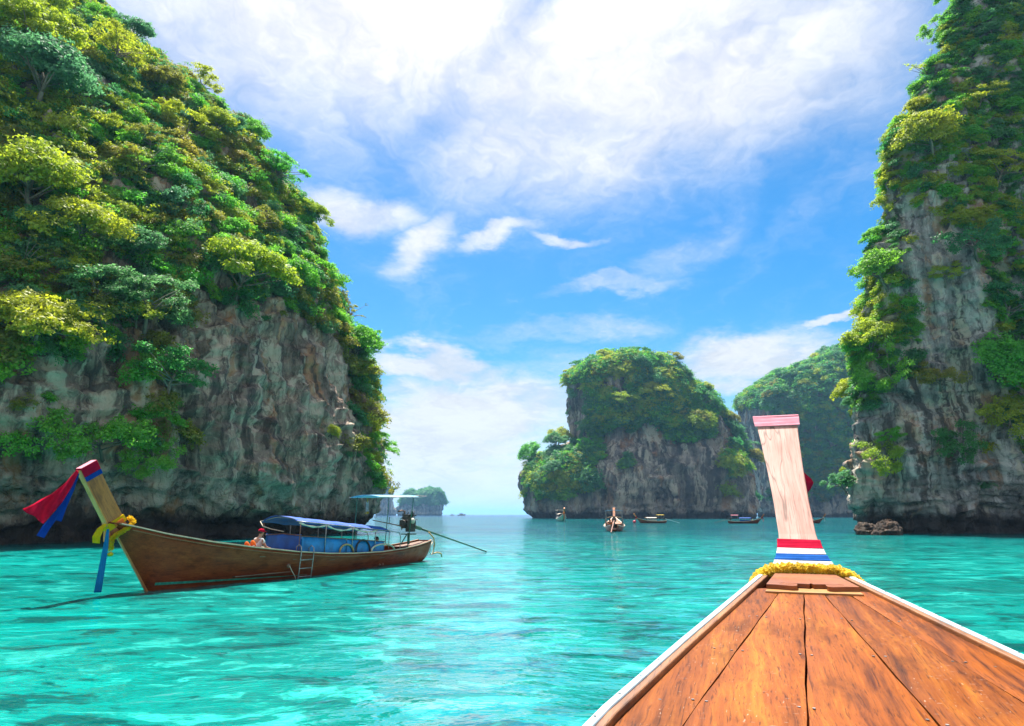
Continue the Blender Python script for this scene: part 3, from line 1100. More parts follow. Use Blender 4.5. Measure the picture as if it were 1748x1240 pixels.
def w_left(P, N, px, py):
    inview = (px > -60) & (px < 700) & (py > -120) & (py < 900)
    ns = fbm(P * 0.11, 3, 0.5, 77)
    edge = bare_line(px, LEFT_LINE) + (ns - 0.5) * 160
    v = np.clip((edge - py) / 40, 0, 1)
    rim = np.clip((px - 590) / 30, 0, 1) * (py < 830) * 0.5
    drape = np.clip((fbm(P * np.array([0.22, 0.22, 0.09]), 4, 0.5, 99) - 0.53) / 0.06, 0, 1) * 0.30 * (py < edge + 170)
    return np.maximum(np.maximum(v, rim), drape) * inview * facing(P, N) * (P[:, 2] > 5)


def w_right(P, N, px, py):
    inview = (px > 1380) & (px < 1800) & (py > -120) & (py < 860)
    ns = fbm(P * np.array([0.15, 0.15, 0.10]), 4, 0.5, 177)
    # bare slabs of rock: the diagonal grey wall and the foot of the cliff
    slab = (np.abs(px - np.interp(py, [330, 700], [1555, 1660])) < np.interp(py, [330, 480, 700], [40, 50, 40])) & (py > 330) & (py < 720)
    foot = np.clip((py - 640) / 130, 0, 1)
    up = np.clip((430 - py) / 120, 0, 1)
    lim = 0.43 + 0.11 * foot - 0.25 * up
    v = np.clip((ns - lim) / 0.06, 0, 1) * (1 - 0.92 * slab)
    edge = np.clip((1530 - px) / 40, 0, 1) * (py > 380) * (py < 700) * 0.8
    return np.maximum(v, edge * (1 - slab)) * inview * facing(P, N) * (P[:, 2] > 5)


def w_mid(P, N, px, py):
    ns = fbm(P * np.array([0.05, 0.05, 0.04]), 4, 0.5, 277)
    rock_top = np.interp(px, [870, 900, 960, 1050, 1150, 1230, 1290, 1300], [780, 770, 740, 715, 745, 750, 820, 840])
    v = np.clip((rock_top + (ns - 0.5) * 260 - py) / 25, 0.0, 1)
    low = np.clip((ns - 0.60) / 0.05, 0, 1) * 0.5
    wall = (px < 1006) & (py > 655) & (py < 745) & (px > 940)
    return np.maximum(v, low) * facing(P, N) * (py < 850) * (1 - 0.98 * wall)


def w_back(P, N, px, py):
    ns = fbm(P * np.array([0.04, 0.04, 0.03]), 4, 0.5, 377)
    rock = np.clip((px - 1310) / 30, 0.0, 1)
    v = np.clip((845 + (ns - 0.5) * 160 - py) / 25, 0, 1)
    return v * np.maximum(rock, (py < 700) * 1.0) * facing(P, N) * (px > 1250) * (px < 1560)


def w_far(P, N, px, py):
    return facing(P, N) * (py < 862) * 1.0


def spread(P, gap):
    """indices of points kept so that no two are nearer than gap (gap may be an array)"""
    keep = []
    for i in range(len(P)):
        if all(np.sum((P[i] - P[j]) ** 2) > (0.5 * (gap[i] + gap[j])) ** 2 for j in keep):
            keep.append(i)
    return keep


def pick_colour(weights, r):
    ks = list(weights)
    w = np.array([weights[k] for k in ks], float)
    return ks[r.choice(len(ks), p=w / w.sum())]


def nearest_surface(name, px, py):
    G, N = CLIFFS[name]
    P, Nn = G.reshape(-1, 3), N.reshape(-1, 3)
    x, y = to_pixel(P)
    d = (x - px) ** 2 + (y - py) ** 2
    near = d < 14 ** 2
    if not near.any(): near = d <= d.min() + 1
    idx = np.where(near)[0]
    i = idx[np.argmin(np.linalg.norm(P[idx] - np.array([0, 0, EYE]), axis=1))]
    return P[i], Nn[i]


# trees one can point at, placed where the photograph shows them
special = [
    ('left_cliff', 410, 500, 4.8, 'umbrella', 'yellow-green', 'broad yellow-green tree with layered crown jutting from the brow of the left cliff'),
    ('left_cliff', 60, 590, 3.7, 'umbrella', 'yellow-green', 'yellow-green spreading tree at the left edge above the bare rock'),
    ('left_cliff', 175, 770, 3.1, 'loose', 'bright green', 'emerald shrub-like tree on the bare rock above the longtail prow with streamers'),
    ('left_cliff', 270, 790, 2.1, 'loose', 'bright green', 'small emerald tree beside the shrub-like tree on the bare rock wall'),
    ('left_cliff', 60, 350, 4.9, 'round', 'yellow-green', 'big sunlit yellow-green tree halfway up the left cliff'),
    ('left_cliff', 130, 420, 3.8, 'umbrella', 'yellow-green', 'yellow-green tree just below the big sunlit tree of the left cliff'),
    ('left_cliff', 60, 170, 5.3, 'round', 'blue-green', 'large grey-green tree below the yellow crowns high on the left cliff'),
    ('left_cliff', 60, 90, 4.8, 'umbrella', 'yellow-green', 'yellow-crowned tree high at the top left of the left cliff'),
    ('left_cliff', 238, 430, 2.5, 'round', 'blue-green', 'small silvery round tree in the middle of the left cliff'),
    ('left_cliff', 175, 520, 3.1, 'loose', 'blue-green', 'blue-green leafy tree hanging over the dark rock face'),
    ('left_cliff', 260, 550, 3.4, 'loose', 'blue-green', 'wide blue-green tree draped over the top of the rock wall'),
    ('left_cliff', 622, 640, 2.5, 'loose', 'olive', 'thin olive tree leaning out over the sea from the cliff corner'),
    ('left_cliff', 634, 700, 2.0, 'bare', 'olive', 'wispy tree below the thin olive tree on the cliff corner'),
    ('left_cliff', 600, 540, 2.5, 'bare', 'olive', 'sparse tree sticking out from the corner of the left cliff near its brow'),
    ('left_cliff', 575, 735, 1.0, 'round', 'yellow-green', 'lone small pale bush on the bare rock near the cliff corner'),
    ('right_cliff', 1500, 800, 2.5, 'loose', 'yellow-green', 'yellow bush on the low rock shoulder above the two brown boulders'),
    ('right_cliff', 1535, 750, 1.7, 'loose', 'bright green', 'small bright green shrub beside the yellow bush on the rock shoulder'),
    ('right_cliff', 1618, 478, 1.9, 'loose', 'yellow-green', 'yellow-green bush alone on the grey rock slab of the right cliff'),
    ('right_cliff', 1610, 650, 2.5, 'loose', 'olive', 'pale olive tree in the middle of the right rock wall'),
    ('right_cliff', 1490, 600, 3.9, 'round', 'yellow-green', 'sunlit yellow-green tree bulging from the edge of the right cliff'),
    ('right_cliff', 1520, 640, 3.2, 'loose', 'bright green', 'bright green tree below the bulging yellow-green tree on the cliff edge'),
    ('right_cliff', 1710, 640, 4.2, 'round', 'bright green', 'dense bright green tree mass hanging at the right of the cliff'),
    ('right_cliff', 1720, 730, 3.4, 'loose', 'yellow-green', 'yellow-green open-crowned tree lowest at the right of the cliff'),
    ('right_cliff', 1650, 770, 2.7, 'loose', 'dark green', 'dark green shrub hanging low on the shaded rock wall'),
    ('right_cliff', 1500, 480, 3.7, 'round', 'bright green', 'round bright tree at the outermost corner of the right cliff'),
    ('right_cliff', 1600, 250, 4.4, 'round', 'yellow-green', 'golden tree above the dark cave on the right cliff'),
    ('right_cliff', 1660, 420, 3.4, 'loose', 'dark green', 'dark green tree beside the top of the grey slab'),
    ('middle_islet', 905, 775, 9.0, 'round', 'bright green', 'leafy tree leaning out at the left shoulder of the middle islet'),
    ('middle_islet', 950, 748, 9.0, 'round', 'yellow-green', 'yellowish tree against the bare pillar of the middle islet'),
    ('middle_islet', 1125, 672, 9.0, 'umbrella', 'yellow-green', 'golden tree in the centre of the middle islet'),
    ('middle_islet', 1200, 725, 10.0, 'round', 'yellow-green', 'sunlit yellow tree on the right flank of the middle islet'),
]
tr = np.random.default_rng(31)
for nm, px, py, sc, kind, cn, lab in special:
    P, n = nearest_surface(nm, px, py)
    make_tree(P + n * 0.12 * sc, n, sc, kind, int(tr.integers(3)), cn, lab, tilt=0.48 if (nm == 'right_cliff' or py > 680) else 0.3)

HEIGHT_WORD = [(150, 'atop'), (330, 'high on'), (500, 'midway on'), (2000, 'low on')]
ORD = 'first second third fourth fifth sixth seventh eighth ninth tenth eleventh twelfth'.split()
NUM = 'none one two three four five six seven eight nine ten eleven twelve'.split()
KIND_WORD = {'umbrella': 'flat', 'round': 'bushy', 'loose': 'airy', 'bare': 'sparse'}
plans = [
    ('left_cliff', w_left, 138, (1.5, 3.7), 'the left cliff', 'trees on the left cliff', {'yellow-green': 0.42, 'bright green': 0.24, 'dark green': 0.06, 'blue-green': 0.12, 'olive': 0.2}, 0.95),
    ('right_cliff', w_right, 96, (1.6, 3.9), 'the right cliff', 'trees on the right cliff', {'yellow-green': 0.42, 'bright green': 0.36, 'dark green': 0.14, 'blue-green': 0.08, 'olive': 0.06}, 0.9),
    ('middle_islet', w_mid, 40, (5.5, 9.5), 'the middle islet', 'trees on the middle islet', {'yellow-green': 0.22, 'bright green': 0.22, 'dark green': 0.40, 'blue-green': 0.14, 'olive': 0.14}, 0.9),
]
for nm, wf, n, (s0, s1), where, grp, cw, gapk in plans:
    P, Nn, px, py = surface_samples(nm, n * 14, tr, wf)
    S = s0 + (s1 - s0) * tr.random(len(P)) ** 1.5
    batch = []
    keep = spread(P[:n * 14], S * 1.25 * gapk)[:n]
    for i in keep:
        kind = ('umbrella', 'round', 'loose', 'bare')[tr.choice(4, p=[0.18, 0.42, 0.32, 0.08])]
        cn = pick_colour(cw, tr)
        sz = 'small' if S[i] < s0 + 0.2 * (s1 - s0) else 'large' if S[i] > s0 + 0.55 * (s1 - s0) else 'medium'
        rel = py[i] if nm != 'middle_islet' else np.interp(py[i], [600, 900], [0, 620])
        hw = next(w for lim, w in HEIGHT_WORD if rel < lim)
        batch.append((px[i], make_tree(P[i] + Nn[i] * 0.22 * S[i], Nn[i], S[i], kind, int(tr.integers(3)), cn, f'{sz} {KIND_WORD[kind]} {cn} tree {hw} {where}', grp)))
    same = {}
    for x_, t_ in sorted(batch, key=lambda b: b[0]):
        same.setdefault(t_['label'], []).append(t_)
    for lab, ts in same.items():
        if len(ts) > 1:
            for q, t_ in enumerate(ts):
                t_['label'] = lab + ', ' + ('leftmost' if q == 0 else 'rightmost' if q == len(ts) - 1 else ORD[q] + ' from left') + ' of ' + NUM[len(ts)]

for nm, wf, n, (s0, s1), where, cw in [
    ('left_cliff', w_left, 6800, (0.7, 2.3), 'the left cliff', {'yellow-green': 0.28, 'bright green': 0.26, 'dark green': 0.18, 'blue-green': 0.16, 'olive': 0.2}),
    ('right_cliff', w_right, 5600, (0.5, 1.7), 'the right cliff', {'yellow-green': 0.34, 'bright green': 0.46, 'dark green': 0.18, 'blue-green': 0.12}),
    ('middle_islet', w_mid, 4600, (2.4, 7.2), 'the middle islet', {'yellow-green': 0.24, 'bright green': 0.36, 'dark green': 0.36, 'blue-green': 0.16, 'olive': 0.0}),
    ('back_cliff', w_back, 4200, (3.0, 6.5), 'the headland behind', {'yellow-green': 0.2, 'bright green': 0.36, 'dark green': 0.3, 'blue-green': 0.3, 'olive': 0.06}),
    ('distant_island', w_far, 500, (7, 13), 'the distant island', {'dark green': 0.5, 'blue-green': 0.5}),
    ('distant_pinnacle', lambda P, N, px, py: facing(P, N) * (py < 838) * 1.0, 90, (5, 9), 'the distant pinnacle', {'dark green': 0.5}),
]:
    P, Nn, px, py = surface_samples(nm, n, tr, wf)
    tone = fbm(P * (0.16 if s1 < 3 else 0.05), 3, 0.5, 500)
    order = np.argsort(tone + tr.normal(0, 0.16, n))
    ks = list(cw)
    w = np.array([cw[k] for k in ks]); w = w / w.sum()
    cut = np.concatenate([[0], np.cumsum(w)])
    for a, b, cn in zip((cut[:-1] * n).astype(int), (cut[1:] * n).astype(int), ks):
        I = order[a:b]
        S = s0 + (s1 - s0) * tr.random(len(I)) ** 1.6
        undergrowth('undergrowth', P[I] - Nn[I] * 0.1, Nn[I], S, cn, f'{cn} shrubs and creepers covering {where}')
# ------------------------------------------------------------------ longtail boats
def stem_x(z, x0, rake):
    return x0 + z / rake


def hull_rows(L, sheer, beam, keel, deadrise, x0, x1, nx=48, nv=9, inset=0.0, drop=0.0):
    """sections from the port gunwale under the keel to the starboard gunwale"""
    rows = []
    for i in range(nx):
        x = x0 + (x1 - x0) * i / (nx - 1)
        zs, b, zk, e = interp(x, sheer) - drop, max(interp(x, beam) - inset, 0.01), interp(x, keel) + inset, interp(x, deadrise)
        zk = min(zk, zs - 0.02)
        row = []
        for s in range(-nv, nv + 1):
            v = abs(s) / nv
            y = b * v ** e
            z = zk + (zs - zk) * v ** 1.25
            row.append((x, math.copysign(y, s) if s else 0.0, z))
        rows.append(row)
    return rows


def strip(sheer, beam, x0, x1, dy0, dy1, dz, th, n=60, side=1):
    """a rail that follows the gunwale: from dy0 to dy1 inside the edge, its top dz above the sheer"""
    rows = []
    for i in range(n):
        x = x0 + (x1 - x0) * i / (n - 1)
        b, z = interp(x, beam), interp(x, sheer) + dz
        a0, a1 = max(b - dy0, 0.004), max(b - dy1, 0.002)
        rows.append([(x, side * a0, z), (x, side * a1, z), (x, side * a1, z - th), (x, side * a0, z - th)])
    mb = MB()
    m = len(rows)
    vs = [p for r in rows for p in r]
    fs = []
    for i in range(m - 1):
        for k in range(4):
            k2 = (k + 1) % 4
            fs.append((i * 4 + k, i * 4 + k2, (i + 1) * 4 + k2, (i + 1) * 4 + k))
    fs += [(3, 2, 1, 0), ((m - 1) * 4, (m - 1) * 4 + 1, (m - 1) * 4 + 2, (m - 1) * 4 + 3)]
    return mb.add(vs, fs)


def loft(sections):
    """rings of equal length, closed and capped"""
    n = len(sections[0])
    vs = [p for s in sections for p in s]
    fs = []
    for i in range(len(sections) - 1):
        for k in range(n):
            k2 = (k + 1) % n
            fs.append((i * n + k, i * n + k2, (i + 1) * n + k2, (i + 1) * n + k))
    fs.append(tuple(range(n - 1, -1, -1)))
    fs.append(tuple((len(sections) - 1) * n + k for k in range(n)))
    return MB().add(vs, fs)


def post_section(x, z, w_back, w_front, depth, lean):
    """a slice of a leaning prow post; (x, z) is the middle of its rear face"""
    c, s = math.cos(lean), math.sin(lean)
    fx, fz = c * depth, -s * depth                   # forward and down, square to the lean
    return [(x, w_back, z), (x, -w_back, z), (x + fx, -w_front, z + fz), (x + fx, w_front, z + fz)]


def flowers(mb, pts, r, dens, rr, size=0.018):
    """a rope of small blossoms along pts"""
    P = [Vector(p) for p in pts]
    seg = [(P[i + 1] - P[i]).length for i in range(len(P) - 1)]
    tot = sum(seg)
    n = int(tot * dens)
    for k in range(n):
        d = rr.random() * tot
        i = 0
        while i < len(seg) - 1 and d > seg[i]:
            d -= seg[i]; i += 1
        c = P[i].lerp(P[i + 1], min(d / max(seg[i], 1e-6), 1))
        off = Vector(rr.normal(0, 1, 3)).normalized()
        q = c + off * r * (0.75 + 0.35 * rr.random())
        t = off.cross(Vector(rr.normal(0, 1, 3))).normalized()
        b = off.cross(t)
        s = size * (0.7 + 0.6 * rr.random())
        for a in range(3):                           # three crossed petals
            th = a * 1.05 + rr.random()
            e = (t * math.cos(th) + b * math.sin(th)) * s
            g = off * s * 0.8
            mb.add([q - e, q + g * 0.4 - e * 0.2 , q + e, q + g], [(0, 1, 2, 3)])
    return mb


def ribbon(path, widths, wdir, waves=0.0, n=26, seed=0, k=5):
    """a hanging cloth strip: path points, width per point, the direction its width runs"""
    P = [Vector(p) for p in path]
    r = random.Random(seed)
    ph = r.random() * 6
    rows = []
    for i in range(n):
        t = i / (n - 1) * (len(P) - 1)
        a = min(int(t), len(P) - 2)
        f = t - a
        f = f * f * (3 - 2 * f) * 0.5 + f * 0.5
        c = P[a].lerp(P[a + 1], f)
        w = widths[a] + (widths[a + 1] - widths[a]) * f
        wd = Vector(wdir).normalized()
        tan = (P[a + 1] - P[a]).normalized()
        nn = wd.cross(tan).normalized()
        row = []
        for j in range(k + 1):
            u = j / k - 0.5
            q = c + wd * u * w + nn * (waves * w * math.sin(u * 9 + ph + i * 0.33) * min(1, i / 5))
            row.append(tuple(q))
        rows.append(row)
    return MB().grid(rows)


def skin_body(name, joints, bones, mat, parent, sub=2):
    """one continuous body: joints name -> (xyz, radius); bones are joint pairs; the first joint is the root"""
    ks = list(joints)
    me = bpy.data.meshes.new(name)
    me.from_pydata([joints[k][0] for k in ks], [(ks.index(a), ks.index(b)) for a, b in bones], [])
    o = link(name, me, parent)
    sk = o.modifiers.new('skin', 'SKIN')
    sk.use_smooth_shade = True
    layer = me.skin_vertices[0].data if me.skin_vertices else None
    if layer is None:
        bm = __import__('bmesh').new()
        bm.from_mesh(me)
        bm.verts.layers.skin.verify()
        bm.to_mesh(me)
        bm.free()
        layer = me.skin_vertices[0].data
    for i, k in enumerate(ks):
        rr = joints[k][1]
        layer[i].radius = (rr, rr) if not isinstance(rr, tuple) else rr
        layer[i].use_root = i == 0
    sb = o.modifiers.new('smooth', 'SUBSURF')
    sb.levels = sb.render_levels = sub
    me.materials.append(mat)
    return o


def seated_person(loc, rz, label, shirt, cap=None, lean=0.15, k=1.0, shorts=None, looking=0.0):
    """a person sitting upright; loc is the seat point; faces local +x"""
    t = empty('person', loc, (0, 0, rz))
    t.scale = (k,) * 3
    tag(t, label, 'person')
    L = lean
    J = {'pelvis': ((0, 0, 0.10), (0.15, 0.11)), 'waist': ((0.02 + L * 0.2, 0, 0.27), (0.135, 0.10)), 'chest': ((0.03 + L * 0.5, 0, 0.44), (0.15, 0.11)),
         'neck': ((0.02 + L * 0.8, 0, 0.59), 0.055), 'chin': ((0.035 + L * 0.9, 0, 0.655), 0.06), 'head': ((0.035 + L, 0, 0.735), (0.085, 0.095)), 'crown': ((0.02 + L, 0, 0.80), (0.07, 0.08))}
    B = [('pelvis', 'waist'), ('waist', 'chest'), ('chest', 'neck'), ('neck', 'chin'), ('chin', 'head'), ('head', 'crown')]
    for s, nm in ((1, 'l'), (-1, 'r')):
        J.update({nm + 'sh': ((0.02 + L * 0.55, s * 0.185, 0.50), 0.06), nm + 'el': ((0.08 + L, s * 0.23, 0.27), 0.043), nm + 'wr': ((0.27 + L, s * 0.13, 0.22), 0.03),
                  nm + 'palm': ((0.33 + L, s * 0.11, 0.215), (0.035, 0.018)), nm + 'hip': ((0.04, s * 0.10, 0.08), 0.095), nm + 'kn': ((0.43, s * 0.14, 0.13), 0.062),
                  nm + 'an': ((0.50, s * 0.13, -0.28), 0.04), nm + 'toe': ((0.64, s * 0.14, -0.32), 0.035)})
        B += [('chest', nm + 'sh'), (nm + 'sh', nm + 'el'), (nm + 'el', nm + 'wr'), (nm + 'wr', nm + 'palm'), ('pelvis', nm + 'hip'), (nm + 'hip', nm + 'kn'), (nm + 'kn', nm + 'an'), (nm + 'an', nm + 'toe')]
        for f in range(4):
            a = nm + 'f%d' % f
            J[a] = ((0.405 + L - 0.008 * abs(f - 1.4), s * (0.135 - 0.02 * f), 0.205), 0.009)
            J[a + 'b'] = ((0.435 + L - 0.012 * abs(f - 1.4), s * (0.135 - 0.02 * f), 0.185), 0.008)
            B += [(nm + 'palm', a), (a, a + 'b')]
        J[nm + 'th'] = ((0.36 + L, s * 0.065, 0.205), 0.010)
        B.append((nm + 'palm', nm + 'th'))
    skin_body('body', J, B, M['skin'], t)
    hx = 0.035 + L
    mb = MB()                                        # face: nose, brows, ears
    mb.ball((hx + 0.092, 0, 0.725), 0.016, 8, 6, (1, 0.8, 1.5))
    for s in (1, -1):
        mb.ball((hx, s * 0.088, 0.73), 0.024, 8, 6, (0.7, 0.35, 1.2))
    mb.build('face', M['skin'], t, smooth=True)
    mb = MB()
    for s in (1, -1):
        mb.ball((hx + 0.082, s * 0.034, 0.745), 0.010, 8, 6, (0.6, 1.3, 0.8))
    mb.build('eyes', M['hair'], t, smooth=True)
    mb = MB()
    mb.ball((hx - 0.022, 0, 0.765), 0.100, 14, 9, (1.0, 0.95, 0.85))
    mb.build('hair', M['hair'], t, smooth=True)
    if cap:
        mb = MB()
        mb.ball((hx - 0.008, 0, 0.785), 0.108, 16, 9, (1.02, 0.95, 0.78))
        c = mb.build('cap', cap, t, smooth=True)
        MB().slab([[(hx + 0.05 + 0.05 * i, 0.085 * (1 - 0.12 * i ** 2) * s, 0.785 - 0.012 * i) for s in (-1, -0.5, 0, 0.5, 1)] for i in range(4)], 0.006).build('peak', cap, c)
    if shirt:
        K = {n: J[n] for n in ('pelvis', 'waist', 'chest')}
        K = {'chest': (J['chest'][0], (0.165, 0.125)), 'waist': (J['waist'][0], (0.152, 0.118)), 'pelvis': (J['pelvis'][0], (0.165, 0.128)), 'neck': ((0.02 + L * 0.75, 0, 0.555), 0.062)}
        BB = [('chest', 'waist'), ('waist', 'pelvis'), ('chest', 'neck')]
        for s, nm in ((1, 'l'), (-1, 'r')):
            K[nm + 'sh'] = (J[nm + 'sh'][0], 0.075)
            K[nm + 'slv'] = (tuple((Vector(J[nm + 'sh'][0]) * 0.45 + Vector(J[nm + 'el'][0]) * 0.55)), 0.062)
            BB += [('chest', nm + 'sh'), (nm + 'sh', nm + 'slv')]
        skin_body('shirt', K, BB, shirt, t)
    if shorts:
        K = {'pelvis': (J['pelvis'][0], (0.172, 0.135))}
        BB = []
        for nm in 'lr':
            K[nm + 'hip'] = (J[nm + 'hip'][0], 0.112)
            K[nm + 'kn'] = (tuple(Vector(J[nm + 'hip'][0]).lerp(Vector(J[nm + 'kn'][0]), 0.8)), 0.085)
            BB += [('pelvis', nm + 'hip'), (nm + 'hip', nm + 'kn')]
        skin_body('shorts', K, BB, shorts, t)
    return t


def place(o, root):
    """move a thing given in a boat's own frame to where the boat stands (it stays a top-level thing)"""
    root_m = Matrix.Translation(root.location) @ root.rotation_euler.to_matrix().to_4x4() @ Matrix.Diagonal((*root.scale, 1))
    m = root_m @ o.matrix_basis
    o.matrix_basis = m
    return o


# ---- the boat the photograph is taken from
AZ = R(19.3)
tipw = (at_height(1303, 985, 1.68) + at_height(1445, 985, 1.68)) / 2
boat = empty('longtail_boat', (tipw.x, tipw.y, 0), (0, 0, R(90) - AZ))
tag(boat, 'nearest longtail boat with varnished orange plank foredeck and tall pale prow', 'boat', 'longtail boats')
sheer = [(-11, 1.25), (-8, 1.12), (-5, 1.28), (-3, 1.485), (-1, 1.615), (0, 1.68), (0.35, 1.70)]
beam = [(-11, 0.55), (-9, 0.95), (-7, 1.12), (-5, 1.06), (-4, 0.95), (-3, 0.815), (-2, 0.645), (-1, 0.465), (0, 0.285), (0.35, 0.17)]
keel = [(-11, 0.1), (-9, -0.35), (-2.0, -0.35), (-1.2, 0.05), (0, 1.45), (0.35, 1.62)]
dead = [(-11, 0.5), (-6, 0.45), (-2.5, 0.7), (0, 0.95), (0.35, 1.0)]
hb = MB().grid(hull_rows(12, sheer, beam, keel, dead, -11, 0.2, 60, 9))
hb.build('hull', M['hull'], boat, smooth=True, solid=0.03)
for s in (1, -1):
    strip(sheer, beam, -10.9, 0.02, -0.008, 0.022, 0.018, 0.060, side=s).build('gunwale', M['white_paint'], boat, bevel=0.006)
    strip(sheer, beam, -10.9, -0.03, 0.0225, 0.054, 0.012, 0.05, side=s).build('inner_rail', M['rail'], boat, bevel=0.006)
    mb = MB()
    for i in range(22):
        x = -0.18 - 0.22 * i
        b, z = interp(x, beam), interp(x, sheer)
        mb.tube([(x, s * (b - 0.006), z + 0.017), (x, s * (b - 0.006), z + 0.0205)], 0.0055, 6)
    nb_ = mb.build('nail_heads', M['steel'], boat)
    nb_['kind'] = 'stuff'
# planks of the foredeck, fanning out from the prow
seam0 = [0.262, 0.205, 0.058, -0.062, -0.212, -0.262]
seam3 = [0.735, 0.565, 0.213, -0.172, -0.535, -0.735]


def deck_z(x, y):
    return interp(x, sheer) - 0.004 - 0.006 * (y / 0.8) ** 2


pr = random.Random(4)
for k in range(5):
    rows = []
    for i in range(24):
        x = -0.50 - 4.1 * i / 23
        t = (x + 0.7) / -2.3
        if x > -3:
            ya, yb = seam0[k] + (seam3[k] - seam0[k]) * t, seam0[k + 1] + (seam3[k + 1] - seam0[k + 1]) * t
        else:
            f = (interp(x, beam) - 0.09) / (interp(-3, beam) - 0.09)
            ya, yb = seam3[k] * f, seam3[k + 1] * f
        lim = interp(x, beam) - 0.0545
        ya, yb = min(ya, lim), max(yb, -lim)
        if k == 0: ya = lim
        if k == 4: yb = -lim
        g = 0.0022 + 0.0016 * math.sin(i * 1.7 + k * 2)
        if abs(ya) < lim - 1e-6: ya -= g * (1.6 if k in (1, 2) else 1)
        if abs(yb) < lim - 1e-6: yb += g * (1.6 if k in (1, 2) else 1)
        row = []
        for j in range(7):
            y = ya + (yb - ya) * j / 6
            edge = 0.0022 if j in (0, 6) else 0.0
            row.append((x, y, deck_z(x, y) - edge + 0.0012 * math.sin(k * 2.1 + x * 2.3 + j)))
        rows.append(row[::-1])
    MB().slab(rows, -0.026).build('deck_plank', M['deck'], boat)
# screw heads on the planks
mb = MB()
for x in (-1.35, -2.05, -2.75):
    for k in range(6):
        t = (x + 0.7) / -2.3
        y = seam0[k] + (seam3[k] - seam0[k]) * t
        for o_ in ((-0.022, 0.022) if 0 < k < 5 else ((-0.03,) if k == 0 else (0.03,))):
            xx = x + pr.uniform(-0.03, 0.03)
            mb.tube([(xx, y + o_, deck_z(xx, y) - 0.001), (xx, y + o_, deck_z(xx, y) + 0.002)], 0.0055, 7)
o = mb.build('screw_heads', M['steel'], boat)
o['kind'] = 'stuff'
# pale ledger board under the carved edge
MB().slab([[(-0.49 - 0.0 * j, -0.25 + 0.5 * j / 8, deck_z(-0.5, 0) + 0.011) for j in range(9)], [(-0.662, -0.272 + 0.544 * j / 8, deck_z(-0.66, 0) + 0.011) for j in range(9)]], -0.02).build('ledger_board', M['board_side'], boat, bevel=0.003)
# carved board across the bow: bracket-shaped aft edge, 4 cm thick
half = [(0.262, -0.575), (0.20, -0.585), (0.115, -0.612), (0.090, -0.605), (0.083, -0.585), (0.100, -0.572), (0.150, -0.560), (0.178, -0.540), (0.186, -0.515), (0.172, -0.497), (0.152, -0.503),
        (0.146, -0.520), (0.120, -0.527), (0.075, -0.518), (0.035, -0.522), (0.012, -0.530), (0.0, -0.492)]
aft = half + [(-y, x) for y, x in half[-2::-1]]
n_a = len(aft)
top, vs, fs = [], [], []
for y, x in aft:
    vs.append((x, y, interp(x, sheer) + 0.034))
for y, x in aft:
    f = y / 0.262
    vs.append((-0.012, 0.19 * f, interp(0, sheer) + 0.022))
for y, x in aft:
    vs.append((x, y, interp(x, sheer) + 0.004))
for y, x in aft:
    f = y / 0.262
    vs.append((-0.012, 0.19 * f, interp(0, sheer) + 0.004))
for i in range(n_a - 1):
    fs.append((i, i + 1, n_a + i + 1, n_a + i))
    fs.append((2 * n_a + i, 3 * n_a + i, 3 * n_a + i + 1, 2 * n_a + i + 1))
    fs.append((i, 2 * n_a + i, 2 * n_a + i + 1, i + 1))
fs.append((0, n_a, 3 * n_a, 2 * n_a))
fs.append((n_a - 1, 3 * n_a - 1, 4 * n_a - 1, 2 * n_a - 1))
MB().add(vs, fs).build('carved_board', M['board'], boat)
# prow post: flares out of the bow, leans forward, widens to its head
LEAN = math.atan2(1.03, 1.16)
secs = []
for x, z, wb, wf, dp in [(-0.01, 1.60, 0.26, 0.05, 0.34), (0.02, 1.69, 0.245, 0.05, 0.33), (0.06, 1.745, 0.20, 0.055, 0.31), (0.12, 1.81, 0.163, 0.06, 0.27), (0.20, 1.88, 0.140, 0.07, 0.23), (0.28, 1.96, 0.130, 0.075, 0.20),
                         (0.50, 2.20, 0.130, 0.085, 0.18), (0.74, 2.47, 0.140, 0.10, 0.165), (0.98, 2.74, 0.158, 0.12, 0.15), (1.17, 2.955, 0.178, 0.14, 0.14)]:
    secs.append(post_section(x, z, wb, wf, dp, LEAN))
secs = [[(x, y + 0.05 * max(0.0, (sc_[0][2] - 1.75) / 1.2), z) for x, y, z in sc_] for sc_ in secs]      # the post stands a little to port
loft(secs).build('prow_post', M['post'], boat, bevel=0.008)


def post_band(name, t0, t1, mat, label, proud=0.008, parent=None):
    """cloth wound round the post between two heights"""
    out = []
    zs = [s[0][2] for s in secs]
    for q in range(5):
        z = t0 + (t1 - t0) * q / 4
        i = max(j for j in range(len(zs) - 1) if zs[j] <= z)
        f = (z - zs[i]) / (zs[i + 1] - zs[i])
        ring = [Vector(a).lerp(Vector(b), f) for a, b in zip(secs[i], secs[i + 1])]
        c = sum(ring, Vector()) / 4
        ring = [p + Vector((math.copysign(proud, p.x - c.x), math.copysign(proud, p.y - c.y), 0.004 * math.sin(q * 2 + n * 2.2))) for n, p in enumerate(ring)]
        out.append([tuple(p) for p in ring])
    o = loft(out).build(name, mat, parent, bevel=0.004)
    if parent is None:
        tag(o, label, 'ribbon')
        place(o, boat)
    return o


